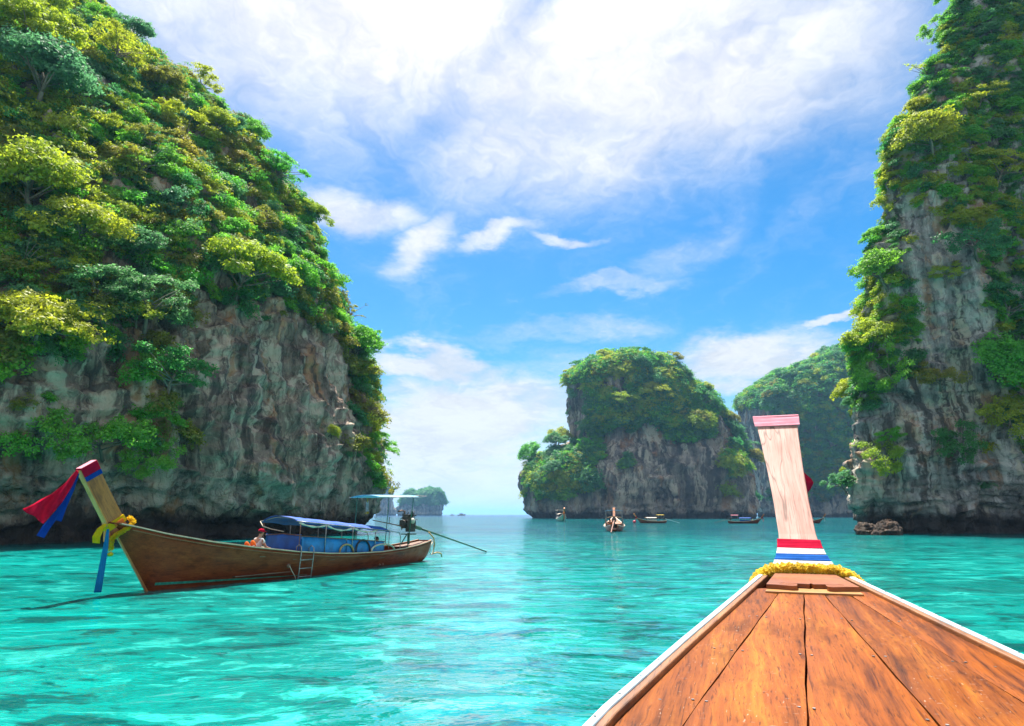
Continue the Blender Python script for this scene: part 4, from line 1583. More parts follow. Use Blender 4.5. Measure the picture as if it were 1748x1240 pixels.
post_band('cloth_band', 1.865, 1.925, M['crimson'], 'crimson cloth band wound topmost round the base of the near prow', 0.012)
post_band('cloth_band', 1.826, 1.864, M['white_cloth'], 'white cloth band between the crimson and blue bands on the near prow', 0.010)
post_band('cloth_band', 1.785, 1.825, M['blue_band'], 'blue cloth band wound round the base of the near prow', 0.012)
post_band('cloth_band', 1.742, 1.784, M['white_cloth'], 'white cloth band lying just above the marigold garland of the near prow', 0.010)
capo = post_band('head_wrap', 2.865, 2.954, M['pink'], '', 0.016, parent=None)
tag(capo, 'faded pink cloth wrapped over the head of the near prow', 'cloth')
tp = secs[-1]
mb = loft([[(x + (0.018 if x > 1.2 else -0.018), (y - 0.05) * 1.1 + 0.05, z + 0.003) for x, y, z in tp], [(x, (y - 0.05) * 1.07 + 0.05, z + 0.016) for x, y, z in tp]])
mb.build('cap_top', M['pink'], capo, bevel=0.006)
# a loose end of red cloth behind the post, seen past its edge
o = ribbon([(1.24, -0.02, 2.80), (1.0, -0.06, 2.52), (0.90, -0.128, 2.36), (0.94, -0.06, 2.16)], [0.08, 0.10, 0.16, 0.03], (0.75, -0.55, 0.1), 0.16, 22, 3).build('cloth_streamer', M['crimson'], None, smooth=True, solid=0.004)
tag(o, 'crimson cloth end sticking out behind the near prow', 'cloth')
place(o, boat)
# garland of marigolds lying round the bow
gr = np.random.default_rng(8)
gp = [(-0.13, 0.335, 1.60), (-0.07, 0.322, 1.645), (-0.02, 0.29, 1.685), (0.015, 0.215, 1.716), (0.03, 0.10, 1.724), (0.035, 0.0, 1.725), (0.03, -0.10, 1.724), (0.015, -0.215, 1.716), (-0.02, -0.29, 1.685), (-0.07, -0.322, 1.645), (-0.13, -0.335, 1.60)]
gl_ = empty('flower_garland', (0, 0, 0))
tag(gl_, 'thick yellow marigold garland laid round the bow of the near boat', 'garland')
MB().tube(gp, [0.02, 0.028, 0.032, 0.034, 0.034, 0.034, 0.034, 0.034, 0.032, 0.028, 0.02], 10).build('cord', M['flower'], gl_, smooth=True)
o = flowers(MB(), gp, 0.036, 1500, gr, 0.019).build('blossoms', M['flower_pale'], gl_)
o['kind'] = 'stuff'
place(gl_, boat)
# the open hull behind the foredeck
MB().slab([[(-4.6 - 6.2 * i / 11, s * 0.8 * interp(-4.6 - 6.2 * i / 11, beam), 0.35) for s in (-1, 0, 1)] for i in range(12)], 0.03).build('floor_boards', M['hull_in'], boat)
MB().box((-4.62, 0, 0.86), (0.03, 1.7, 0.95)).build('bulkhead', M['hull_in'], boat)
for x in (-5.9, -7.3):
    MB().box((x, 0, 0.80), (0.3, 2 * interp(x, beam) - 0.1, 0.035)).build('thwart', M['rail'], boat, bevel=0.005)

# ---- the moored longtail boat
Bang = math.atan2(-0.89297, -0.45012)
moored = empty('longtail_boat', (-4.19, 32.2, 0), (0, 0, Bang))
tag(moored, 'moored dark brown longtail boat with blue canopy before the left cliff', 'boat', 'longtail boats')
sh2 = [(-0.45, 0.98), (0.2, 0.88), (1.2, 0.78), (2.6, 0.68), (4.2, 0.635), (6, 0.66), (7.5, 0.73), (9, 0.86), (10.8, 1.07), (12.3, 1.29), (13.66, 1.55), (14.5, 1.76), (15.0, 1.87), (15.25, 1.90)]
bm2 = [(-0.45, 0.30), (0.2, 0.48), (1.2, 0.65), (2.6, 0.82), (4.2, 0.94), (6, 1.02), (8, 1.05), (9.5, 1.03), (10.8, 0.97), (12.3, 0.78), (13.66, 0.52), (14.5, 0.31), (15.0, 0.185), (15.25, 0.13)]
kl2 = [(-0.45, 0.34), (0.0, 0.02), (1.2, -0.22), (3, -0.38), (13.2, -0.40), (13.55, -0.30), (13.76, 0.0), (15.0, 1.78), (15.25, 1.86)]
dd2 = [(-0.45, 0.6), (3, 0.45), (9, 0.45), (12, 0.7), (13.7, 0.9), (15.25, 1.0)]
MB().grid(hull_rows(15, sh2, bm2, kl2, dd2, -0.22, 15.2, 90, 10)).build('hull', M['hull'], moored, smooth=True, solid=0.035)
for s in (1, -1):
    strip(sh2, bm2, -0.20, 14.95, -0.028, 0.06, 0.03, 0.055, 80, s).build('gunwale', M['rail'], moored, bevel=0.006)
    strip(sh2, bm2, -0.20, 14.9, -0.040, -0.0285, 0.024, 0.028, 80, s).build('pale_trim', M['trim'], moored)
    strip(sh2, bm2, -0.19, 14.6, -0.030, 0.004, -0.085, 0.024, 80, s).build('rubbing_strake', M['rail'], moored)
    # the boot stripe along the forefoot, thin and chipped
    rows = []
    for i in range(40):
        x = 8.2 + 5.45 * i / 39
        zs, b, zk, e = interp(x, sh2), interp(x, bm2), interp(x, kl2), interp(x, dd2)
        zt = 0.035 + 0.018 * (x - 8.2)
        row = []
        for q in range(2):
            z = zt + q * (0.012 + 0.012 * (x - 8.2))
            v = max((z - zk) / (zs - zk), 0) ** 0.8
            row.append((x, s * (b * v ** e + 0.022), z))
        rows.append(row if s < 0 else row[::-1])
    MB().grid(rows).build('boot_stripe', M['green_paint'], moored)
# foredeck and inside
rows = []
for i in range(14):
    x = 11.4 + 3.5 * i / 13
    b = interp(x, bm2) - 0.07
    rows.append([(x, b * (j / 4 - 1), interp(x, sh2) - 0.05) for j in range(9)])
MB().slab(rows, 0.03).build('foredeck', M['rail'], moored)
MB().slab([[(0.1 + 11.2 * i / 15, s * 0.78 * interp(0.1 + 11.2 * i / 15, bm2), 0.22 + 0.25 * max(0, 1 - i / 4)) for s in (-1, 0, 1)] for i in range(16)], 0.03).build('floor_boards', M['hull_in'], moored)
for x, zt in ((2.6, 0.46), (4.1, 0.395), (5.6, 0.46), (7.2, 0.50), (9.0, 0.62), (10.42, 0.775)):
    MB().box((x, 0, zt), (0.3, 2 * interp(x, bm2) - 0.12, 0.035)).build('thwart', M['hull_in'], moored, bevel=0.005)
MB().slab([[(-0.21 + 1.7 * i / 7, s * (interp(-0.21 + 1.7 * i / 7, bm2) - 0.07), interp(-0.21 + 1.7 * i / 7, sh2) - 0.05) for s in (-1, 0, 1)] for i in range(8)], 0.03).build('stern_deck', M['hull_in'], moored)
tr_rows = hull_rows(15, sh2, bm2, kl2, dd2, -0.205, -0.195, 2, 10)[0]
MB().add(tr_rows, [tuple(range(len(tr_rows)))]).build('transom', M['hull'], moored, solid=0.03)
# prow post: a deep plank, its narrow front edge paler
L2 = math.atan2(1.02, 1.55)
s2_ = []
for x, z, w, d in [(14.78, 1.62, 0.135, 0.62), (14.92, 1.86, 0.115, 0.50), (15.05, 2.06, 0.105, 0.46), (15.45, 2.66, 0.10, 0.455), (15.92, 3.38, 0.105, 0.46)]:
    s2_.append(post_section(x - 0.18, z + 0.1, w, w, d - 0.03, L2))
loft(s2_).build('prow_post', M['post_dark'], moored, bevel=0.008)
s3_ = []
for x, z, w, d in [(14.78, 1.62, 0.137, 0.62), (14.92, 1.86, 0.117, 0.50), (15.05, 2.06, 0.107, 0.46), (15.45, 2.66, 0.102, 0.455), (15.92, 3.38, 0.107, 0.46)]:
    a = post_section(x - 0.18, z + 0.1, w, w, d - 0.032, L2)
    b = post_section(x - 0.18, z + 0.1, w, w, d, L2)
    s3_.append([a[3], a[2], b[2], b[3]])
loft(s3_).build('post_edging', M['post_pale'], moored, bevel=0.003)
# stem timber from the post down to the forefoot
loft([[(x - 0.10, 0.05, z), (x - 0.10, -0.05, z), (x + 0.05, -0.035, z), (x + 0.05, 0.035, z)] for x, z in [(13.56, -0.34), (13.76, 0.0), (14.35, 0.86), (15.02, 1.80)]]).build('stem', M['post_dark'], moored, bevel=0.006)


def post2_at(t, off):
    """ring round the moored boat's post at height z = t"""
    zs = [s[0][2] for s in s2_]
    i = max(j for j in range(len(zs) - 1) if zs[j] <= t)
    f = (t - zs[i]) / (zs[i + 1] - zs[i])
    ring = [Vector(a).lerp(Vector(b), f) for a, b in zip(s2_[i], s2_[i + 1])]
    c = sum(ring, Vector()) / 4
    return [tuple(p + Vector(((p.x - c.x) * off * 4, math.copysign(off, p.y), (p.z - c.z) * off * 4))) for p in ring]


o = loft([post2_at(3.19, 0.022), post2_at(3.30, 0.024)]).build('cloth_band', M['blue'], None, bevel=0.006)
tag(place(o, moored), 'blue cloth band just under the red cap on the brown prow', 'cloth')
o = loft([post2_at(3.302, 0.024), post2_at(3.43, 0.028), [tuple(Vector(p) + Vector((0.02, 0, 0.05))) for p in post2_at(3.47, 0.02)]]).build('head_wrap', M['red'], None, bevel=0.01)
wrap2 = tag(place(o, moored), 'red cloth cap wrapped over the top of the brown prow', 'cloth')
o = loft([[tuple(Vector(p) + Vector((0.024, 0, 0.055))) for p in post2_at(3.47, 0.016)], [tuple(Vector(p) + Vector((0.026, 0, 0.062))) for p in post2_at(3.47, 0.010)]]).build('cap_top', M['pink'], None)
o.parent = wrap2
HX, HY = 16.17, 0.06
o = ribbon([(HX, HY, 3.22), (16.36, HY + 0.02, 2.86), (16.60, HY, 2.50), (16.84, HY - 0.05, 2.26), (17.04, HY - 0.1, 2.06)], [0.08, 0.18, 0.32, 0.48, 0.60], (0.6, -0.43, 0.53), 0.17, 34, 5, 9).build('cloth_streamer', M['red'], None, smooth=True, solid=0.004)
tag(place(o, moored), 'red cloth streamer blowing forward from the brown prow', 'streamer')
o = ribbon([(HX - 0.02, HY, 3.16), (16.26, HY - 0.03, 2.75), (16.38, HY - 0.06, 2.35), (16.46, HY - 0.08, 1.95)], [0.06, 0.15, 0.19, 0.20], (0.78, -0.54, 0.27), 0.10, 26, 6).build('cloth_streamer', M['blue'], None, smooth=True, solid=0.004)
tag(place(o, moored), 'short blue streamer hanging behind the red one on the brown prow', 'streamer')
o = ribbon([(16.40, HY - 0.08, 2.30), (16.56, HY - 0.09, 2.0), (16.70, HY - 0.09, 1.78), (16.80, HY - 0.09, 1.56)], [0.08, 0.15, 0.18, 0.18], (0.74, -0.51, 0.33), 0.08, 22, 8).build('cloth_streamer', M['blue'], None, smooth=True, solid=0.004)
tag(place(o, moored), 'long blue streamer end hanging below the red cloth', 'streamer')
# sash, garland and ribbons at the foot of the post
o = loft([post2_at(1.93, 0.03), post2_at(2.02, 0.035), post2_at(2.10, 0.03)]).build('wound_cloth', M['yellow_cloth'], None, bevel=0.015)
tag(place(o, moored), 'yellow cloth sash knotted round the foot of the brown prow', 'sash')
ring_ = post2_at(2.00, 0.045)
o = MB().box(((ring_[0][0] + ring_[3][0]) / 2 - 0.03, ring_[0][1] + 0.012, (ring_[0][2] + ring_[3][2]) / 2 + 0.02), (0.27, 0.02, 0.10), (0, R(34), 0)).build('cloth_patch', M['orange_cloth'], None, bevel=0.008)
tag(place(o, moored), 'orange cloth fold on the yellow sash of the brown prow', 'cloth')
g2 = empty('flower_garland')
tag(g2, 'yellow flower garland looped on the brown prow with a hanging tail', 'garland')
gp2 = [(14.55, 0.02, 2.02), (14.52, 0.18, 1.90), (14.70, 0.24, 1.74), (14.95, 0.24, 1.60), (15.10, 0.22, 1.48), (15.12, 0.22, 1.32), (15.10, 0.22, 1.18)]
MB().tube(gp2, 0.035, 8).build('cord', M['flower'], g2, smooth=True)
o = flowers(MB(), gp2, 0.055, 700, gr, 0.032).build('blossoms', M['flower'], g2)
o['kind'] = 'stuff'
MB().ball((15.10, 0.22, 1.06), 0.075, 12, 8, (1, 1, 0.75)).build('tassel', M['flower'], g2, smooth=True)
place(g2, moored)
o = ribbon([(15.23, 0.18, 1.72), (15.24, 0.2, 1.3), (15.27, 0.2, 0.7), (15.30, 0.2, 0.10)], [0.06, 0.12, 0.15, 0.17], (0.82, -0.57, 0), 0.10, 22, 11).build('cloth_streamer', M['lightblue'], None, smooth=True, solid=0.004)
tag(place(o, moored), 'narrow azure ribbon hanging from the brown prow to the water', 'ribbon')
o = ribbon([(15.30, 0.16, 1.86), (15.44, 0.18, 1.72), (15.52, 0.18, 1.52), (15.50, 0.18, 1.36)], [0.07, 0.16, 0.19, 0.17], (0.8, -0.55, 0.1), 0.12, 18, 12).build('cloth_streamer', M['yellow_cloth'], None, smooth=True, solid=0.004)
tag(place(o, moored), 'yellow ribbon tail of the knotted sash on the brown prow', 'ribbon')

# canopy: blue tarpaulin over a pipe frame
can = []
for i in range(16):
    x = 8.95 - 5.35 * i / 15
    row = []
    for j in range(13):
        u = j / 6 - 1
        z = 1.475 + (x - 4) * 0.083 + 0.17 * (1 - u * u) + 0.018 * math.sin(i * 1.9 + u * 5) - (0.05 if abs(u) > 0.99 else 0)
        row.append((x, -u * 0.86, z))
    can.append(row)
canopy = MB().grid(can).build('canopy', M['tarp'], moored, smooth=True, solid=0.008)
roll = MB()
for a, b, sg in ((8.85, 7.5, 0.09), (7.45, 6.0, 0.12), (5.95, 4.5, 0.08)):
    roll.tube([(a + (b - a) * k / 8, 0.86, 1.42 + ((a + (b - a) * k / 8) - 4) * 0.083 - sg * math.sin(k / 8 * math.pi)) for k in range(9)], [0.03 + 0.012 * math.sin(k * 2.0) for k in range(9)], 8)
roll.build('rolled_screen', M['cream'], canopy, smooth=True)
for s in (1, -1):
    MB().tube([(8.98, s * 0.87, 1.88), (8.3, s * 0.87, 1.825), (5, s * 0.87, 1.55), (3.6, s * 0.87, 1.43), (3.0, s * 0.86, 1.36), (2.9, s * 0.86, 1.2), (2.9, s * 0.85, 0.70)], 0.018, 8).build('canopy_rail', M['steel'], moored, smooth=True)
    for x in (8.8, 7.5, 6.0, 4.6, 3.7):
        MB().tube([(x, s * 0.87, 1.465 + (x - 4) * 0.083), (x, s * 0.86, 0.75 + max(0, x - 8) * 0.12)], 0.016, 8).build('canopy_pole', M['rust'] if x > 8 else M['steel'], moored, smooth=True)
for x in (8.85, 6.0, 3.6):
    MB().tube([(x, 0.86 - 0.172 * k, 1.465 + (x - 4) * 0.083 + 0.15 * (1 - (k / 5 - 1) ** 2)) for k in range(11)], 0.014, 6).build('canopy_hoop', M['steel'], moored, smooth=True)
# side screens with a rail along the top
for s in (1, -1):
    for (xa, xb, mt) in ((8.66, 6.32, 'panel_azure'), (6.28, 3.98, 'panel_azure')):
        rows = []
        for i in range(16):
            x = xa + (xb - xa) * i / 15
            zt = 1.06 + (x - 4.5) * 0.07
            zb = interp(x, sh2) - 0.12
            rows.append([(x, s * (0.83 + 0.012 * math.sin(i * 1.3 + j * 0.7)), zb + (zt - zb) * j / 4) for j in range(5)])
        MB().grid(rows).build('side_screen', M[mt], moored, smooth=True, solid=0.008)
    MB().tube([(8.7, s * 0.84, 1.37), (6, s * 0.84, 1.175), (3.96, s * 0.84, 1.03)], 0.017, 8).build('screen_rail', M['rust'], moored, smooth=True)
MB().grid([[(8.70 + 0.01 * math.sin(i * 1.7 + j), 0.84 - 1.68 * i / 11, 0.78 + (1.37 + 0.06 - 0.78) * j / 4) for j in range(5)] for i in range(12)]).build('front_screen', M['panel_blue'], moored, smooth=True, solid=0.008)
MB().tube([(8.71, 0.86, 1.385), (8.71, 0, 1.44), (8.71, -0.86, 1.385)], 0.018, 8).build('screen_rail', M['rust'], moored, smooth=True)
# sun roof over the helmsman
rows = []
for i in range(10):
    x = 4.3 - 2.9 * i / 9
    rows.append([(x, -(j / 4 - 1) * 0.78, 2.80 + 0.10 * (1 - (j / 4 - 1) ** 2) + 0.02 * (4.3 - x)) for j in range(9)])
MB().grid(rows).build('sun_roof', M['tarp_pale'], moored, smooth=True, solid=0.012)
MB().tube([(4.35, 0.8, 2.80), (1.5, 0.8, 2.855), (0.5, 0.5, 2.93), (0.3, 0, 2.97), (0.5, -0.5, 2.93), (1.5, -0.8, 2.855), (4.35, -0.8, 2.80)], 0.016, 8).build('roof_frame', M['steel'], moored, smooth=True)
for (x, y, xb, yb, m_) in ((1.9, 0.74, 2.15, 0.70, 'green_pole'), (1.7, -0.74, 1.9, -0.70, 'green_pole'), (3.9, -0.74, 3.95, -0.78, 'green_pole'), (4.0, 0.5, 4.0, 0.55, 'steel')):
    zb = interp(xb, sh2) - 0.03
    if y == 0.5: continue
    MB().tube([(x, y, 2.84), (x - 0.02 * (x < 3), y, 2.72), (xb, yb, zb)], 0.019, 8).build('roof_pole', M[m_], moored, smooth=True)
MB().tube([(3.1, -0.35, 2.83), (3.1, -0.35, 2.1)] + [(3.1, -0.35 + 0.06 * math.sin(a), 2.02 + 0.06 * math.cos(a)) for a in [k * math.pi / 6 for k in range(13)]], 0.010, 6).build('hanging_hook', M['steel'], moored, smooth=True)
# the little flower offering that hangs under the roof
of = empty('hanging_offering', (3.75, -0.30, 2.74))
tag(of, 'yellow and white flower offering hanging under the pale sun roof', 'offering')
MB().tube([(0, 0, 0.06), (0, 0, -0.16)], 0.012, 6).build('string', M['flower'], of)
o = flowers(MB(), [(0, 0, -0.12), (0, 0, -0.55)], 0.045, 500, gr, 0.03).build('white_petals', M['white_cloth'], of); o['kind'] = 'stuff'
o = flowers(MB(), [(0, -0.07, -0.56), (0, 0.07, -0.56)], 0.03, 600, gr, 0.03).build('blossoms', M['flower'], of); o['kind'] = 'stuff'
place(of, moored)
# engine on its pivot, steering handle and long propeller shaft
eng = empty('engine', (1.15, 0, 0), parent=moored)
mb = MB().box((0.0, 0, 1.66), (0.62, 0.40, 0.34)).box((0.05, 0, 1.93), (0.46, 0.30, 0.20)).box((-0.1, 0.05, 1.42), (0.36, 0.30, 0.16)).box((0.3, 0.0, 1.72), (0.16, 0.46, 0.30))
mb.tube([(0.36, 0, 1.70), (0.46, 0, 1.70)], 0.17, 16)
for k in range(5):
    mb.box((-0.22 + 0.11 * k, 0.0, 2.06), (0.05, 0.32, 0.10))
eb = mb.build('engine_block', M['engine'], eng, bevel=0.015)
mb = MB()
er = random.Random(3)
for k in range(22):
    a = Vector((er.uniform(-0.35, 0.4), er.choice((-1, 1)) * er.uniform(0.16, 0.28), er.uniform(1.45, 2.1)))
    b = a + Vector((er.uniform(-0.3, 0.3), er.uniform(-0.08, 0.08), er.uniform(-0.3, 0.3)))
    mb.tube([a, a.lerp(b, 0.5) + Vector((0, 0.05, 0.07)), b], 0.014 + 0.012 * er.random(), 6)
o = mb.build('hoses', M['rubber'], eng, smooth=True); o['kind'] = 'stuff'
MB().tube([(0.1, -0.12, 2.0), (0.12, -0.14, 2.24), (0.3, -0.16, 2.28), (0.55, -0.18, 2.24)], 0.035, 8).build('exhaust_pipe', M['rust'], eng, smooth=True)
MB().ball((-0.02, 0.22, 1.82), 0.13, 12, 8, (1, 0.7, 1)).build('air_filter', M['cream'], eng, smooth=True)
mb = MB().box((-0.05, 0, 1.24), (0.5, 0.5, 0.05)).tube([(-0.05, 0, 0.80), (-0.05, 0, 1.3)], 0.06, 10)
mb.tube([(0.25, 0.2, 0.80), (-0.02, 0.05, 1.26)], 0.025, 6).tube([(0.25, -0.2, 0.80), (-0.02, -0.05, 1.26)], 0.025, 6)
mb.build('pivot_stand', M['engine_green'], eng)
inv = (Matrix.Translation(moored.location) @ moored.rotation_euler.to_matrix().to_4x4()).inverted()
end = inv @ at_height(830, 942, 0.03) - Vector((1.15, 0, 0))
st = Vector((-0.32, 0, 1.60))
MB().tube([st, st.lerp(end, 0.09)], 0.085, 10).build('gear_housing', M['engine_green'], eng, smooth=True)
MB().tube([st.lerp(end, 0.05), st.lerp(end, 0.3), end], [0.05, 0.043, 0.034], 10).build('propeller_shaft', M['engine_green'], eng, smooth=True)
MB().tube([(0.4, 0, 1.58), (1.2, -0.05, 1.70), (2.45, -0.1, 1.87)], [0.03, 0.022, 0.018], 8).build('steering_handle', M['rust'], eng, smooth=True)
MB().tube([(1.35, -0.06, 1.72), (1.35, -0.06, 2.0)], 0.014, 6).build('throttle_lever', M['rust'], eng, smooth=True)
# ladder hooked over the side
ld = empty('boarding_ladder')
tag(ld, 'steel boarding ladder hooked over the side of the brown boat', 'ladder')
for x in (8.92, 8.32):
    b = interp(x, bm2)
    zs = interp(x, sh2)
    MB().tube([(x, b - 0.16, zs + 0.02), (x, b - 0.17, zs + 0.16), (x, b - 0.06, zs + 0.24), (x, b + 0.05, zs + 0.17), (x, b + 0.07, zs), (x, b + 0.03, 0.35), (x, b - 0.03, -0.25)], 0.017, 8).build('rail', M['steel'], ld, smooth=True)
for z in (0.58, 0.30, 0.03):
    yy = interp(8.6, bm2) + (0.05 if z > 0.5 else 0.02 if z > 0.2 else 0.0)
    MB().tube([(8.92, yy, z), (8.32, yy, z)], 0.017, 8).build('rung', M['steel'], ld, smooth=True)
place(ld, moored)
# mooring eye with a hanging line, fender hoops, stern ropes
MB().ball((9.35, 0.99, 0.42), 0.07, 10, 7, (1.3, 0.4, 1)).build('mooring_eye', M['rust'], moored, smooth=True)
o = MB().tube([(9.35, 1.03, 0.42), (9.25, 1.05, 0.25), (9.05, 1.02, 0.05), (8.95, 1.0, -0.12)], 0.013, 6).build('rope', M['rope_pale'], None, smooth=True)
tag(place(o, moored), 'pale line hanging from the eye in the side of the brown boat', 'rope')


def hoop(xa, xb, h, mat, label, y=0.9, r=0.035):
    z0 = interp((xa + xb) / 2, sh2) + 0.02
    pts = [((xa + xb) / 2 + (xa - xb) / 2 * math.cos(a), y - 0.03 * math.sin(a), z0 + h * math.sin(a) ** 0.8) for a in [math.pi * k / 12 for k in range(13)]]
    o = MB().tube(pts, r, 8).build('fender_hoop', mat, None, smooth=True)
    tag(place(o, moored), label, 'fender')


hoop(6.72, 5.95, 0.30, M['rope'], 'tan arched fender hoop nearest the ladder on the brown boat')
hoop(5.8, 4.95, 0.46, M['rubber'], 'black arched fender hoop between two tan ones on the brown boat')
hoop(4.9, 3.4, 0.27, M['rope_pale'], 'pale arched fender hoop nearest the stern of the brown boat', 0.93)
o = MB().tube([(0.1, 0.42, 1.30), (-0.25, 0.46, 1.05), (-0.42, 0.42, 0.75), (-0.42, 0.36, 0.45), (-0.25, 0.42, 0.32), (-0.6, 0.4, 0.36), (-1.0, 0.3, 0.33), (-1.35, 0.2, 0.26), (-1.4, 0.2, 0.12)], 0.032, 8).build('mooring_rope', M['rope'], None, smooth=True)
tag(place(o, moored), 'thick tan rope hanging off the stern of the brown boat', 'rope')
o = MB().tube([(-0.2, 0.44, 0.9), (-0.30, 0.46, 0.55), (-0.12, 0.46, 0.28), (0.1, 0.5, 0.40), (0.0, 0.5, 0.7), (-0.15, 0.46, 0.85)], 0.018, 6).build('mooring_rope', M['rope_pale'], None, smooth=True)
tag(place(o, moored), 'thin looped rope beside the thick stern rope of the brown boat', 'rope')
o = MB().tube([(9.0, -0.86, 1.86), (9.02, -0.70, 1.70), (8.98, -0.3, 1.60), (8.9, 0.2, 1.52)], 0.015, 6).build('lashing_rope', M['rope_pale'], None, smooth=True)
tag(place(o, moored), 'pale lashing at the front corner of the blue canopy', 'rope')
# people aboard and an orange life vest
p = seated_person((10.42, 0.52, 0.80), R(172), 'person in red cap and grey-white shirt sitting in the brown boat', M['shirt_white'], M['red'], 0.16, 0.98, M['rubber'])
place(p, moored)
p = seated_person((4.1, 0.2, 0.42), R(100), 'dark-haired bare-shouldered person resting near the stern of the brown boat', None, None, 0.30, 0.95, M['blue'])
place(p, moored)
vest = empty('life_vest', (10.78, 0.72, 1.02), (0.2, 0.2, 0.4))
tag(vest, 'orange life vest lying beside the person in the red cap', 'life vest')
for s in (1, -1):
    MB().ball((0, s * 0.10, 0.10), 0.14, 12, 8, (0.6, 0.65, 1.2)).build('foam_panel', M['orange_cloth'], vest, smooth=True)
MB().box((0, 0, 0.09), (0.17, 0.34, 0.03)).build('strap', M['white_cloth'], vest)
place(vest, moored)

# ---- the boats out in the bay
def far_boat(px, py, heading, k, label, hull_m, post_m, canopy_m=None, roof_m=None, ribbon_m=None, trim_m=None, people=0, shaft=True, yellow=False):
    g = at_height(px, py, 0.0)
    t = empty('longtail_boat', g, (0, 0, heading))
    t.scale = (k,) * 3
    tag(t, label, 'boat', 'longtail boats')
    S = [(-5, 0.85), (-3, 0.62), (0, 0.66), (2.5, 0.95), (4.4, 1.45), (5.2, 1.75)]
    Bm = [(-5, 0.35), (-3, 0.85), (0, 1.05), (2.5, 0.85), (4.4, 0.34), (5.2, 0.12)]
    K = [(-5, 0.2), (-4, -0.2), (3.4, -0.3), (4.0, 0.1), (5.2, 1.68)]
    D = [(-5, 0.6), (0, 0.45), (3, 0.75), (5.2, 1.0)]
    MB().grid(hull_rows(10, S, Bm, K, D, -5, 5.15, 28, 6)).build('hull', hull_m, t, smooth=True, solid=0.05)
    for s in (1, -1):
        strip(S, Bm, -4.95, 5.05, -0.05, 0.08, 0.05, 0.13, 30, s).build('gunwale', trim_m or M['trim'], t)
    MB().slab([[(2.2 + 2.8 * i / 6, s * (interp(2.2 + 2.8 * i / 6, Bm) - 0.08), interp(2.2 + 2.8 * i / 6, S) - 0.06) for s in (-1, 0, 1)] for i in range(7)], 0.03).build('foredeck', M['rail'], t)
    MB().slab([[(-4.6 + 6.8 * i / 8, s * 0.8 * interp(-4.6 + 6.8 * i / 8, Bm), 0.30) for s in (-1, 0, 1)] for i in range(9)], 0.03).build('floor_boards', M['hull_in'], t)
    loft([post_section(x, z, w, w, d, R(34)) for x, z, w, d in [(4.85, 1.55, 0.14, 0.45), (5.1, 1.9, 0.12, 0.36), (5.9, 3.1, 0.13, 0.34)]]).build('prow_post', post_m, t)
    if ribbon_m:
        loft([[(x, y * 1.25, z) for x, y, z in post_section(xx, zz, 0.15, 0.15, 0.42, R(34))] for xx, zz in ((5.05, 1.86), (5.25, 2.16))]).build('ribbon', ribbon_m, t)
        ribbon([(5.55, 0, 1.9), (5.6, 0.02, 1.3), (5.62, 0.0, 0.6)], [0.10, 0.22, 0.25], (0.7, 0.7, 0), 0.1, 10, 2).build('streamer', ribbon_m, t)
    if canopy_m:
        MB().grid([[(2.1 - 3.6 * i / 6, -(j / 3 - 1) * 0.9, 1.62 + 0.06 * i * 0 + 0.22 * (1 - (j / 3 - 1) ** 2)) for j in range(7)] for i in range(7)]).build('canopy', canopy_m, t, smooth=True, solid=0.03)
        for x in (2.0, 0.3, -1.4):
            for s in (1, -1):
                MB().tube([(x, s * 0.88, 1.62), (x, s * 0.86, 0.7)], 0.03, 6).build('canopy_pole', M['steel'], t)
        for s in (1, -1):
            MB().grid([[(1.9 - 3.2 * i / 5, s * 0.86, 0.62 + (0.5) * j / 2) for j in range(3)] for i in range(6)]).build('side_screen', canopy_m, t, solid=0.03)
    if roof_m:
        MB().grid([[(-1.7 - 2.3 * i / 5, -(j / 3 - 1) * 0.85, 2.55 + 0.1 * (1 - (j / 3 - 1) ** 2)) for j in range(7)] for i in range(6)]).build('sun_roof', roof_m, t, smooth=True, solid=0.04)
        for x in (-1.9, -3.8):
            for s in (1, -1):
                MB().tube([(x, s * 0.8, 2.56), (x, s * 0.74, 0.7)], 0.035, 6).build('roof_pole', M['steel'], t)
    if shaft:
        e = empty('engine', (-4.2, 0, 0), parent=t)
        MB().box((0, 0, 1.45), (0.7, 0.42, 0.5)).box((0.05, 0, 1.8), (0.5, 0.3, 0.2)).tube([(0.3, 0, 1.45), (0.5, 0, 1.45)], 0.2, 10).build('engine_block', M['engine'], e, bevel=0.03)
        MB().tube([(0, 0, 0.6), (0, 0, 1.3)], 0.08, 8).build('pivot_stand', M['engine_green'], e)
        MB().tube([(-0.3, 0, 1.4), (-5.2, 0.3, 0.1)], 0.06, 6).build('propeller_shaft', M['white_plastic'] if yellow else M['rust'], e)
        MB().tube([(0.3, 0, 1.4), (2.2, 0, 1.8)], 0.04, 6).build('steering_handle', M['rust'], e)
    return t


def head_for(px_dx, toward):
    """heading angle from a world direction"""
    return math.atan2(toward, px_dx)


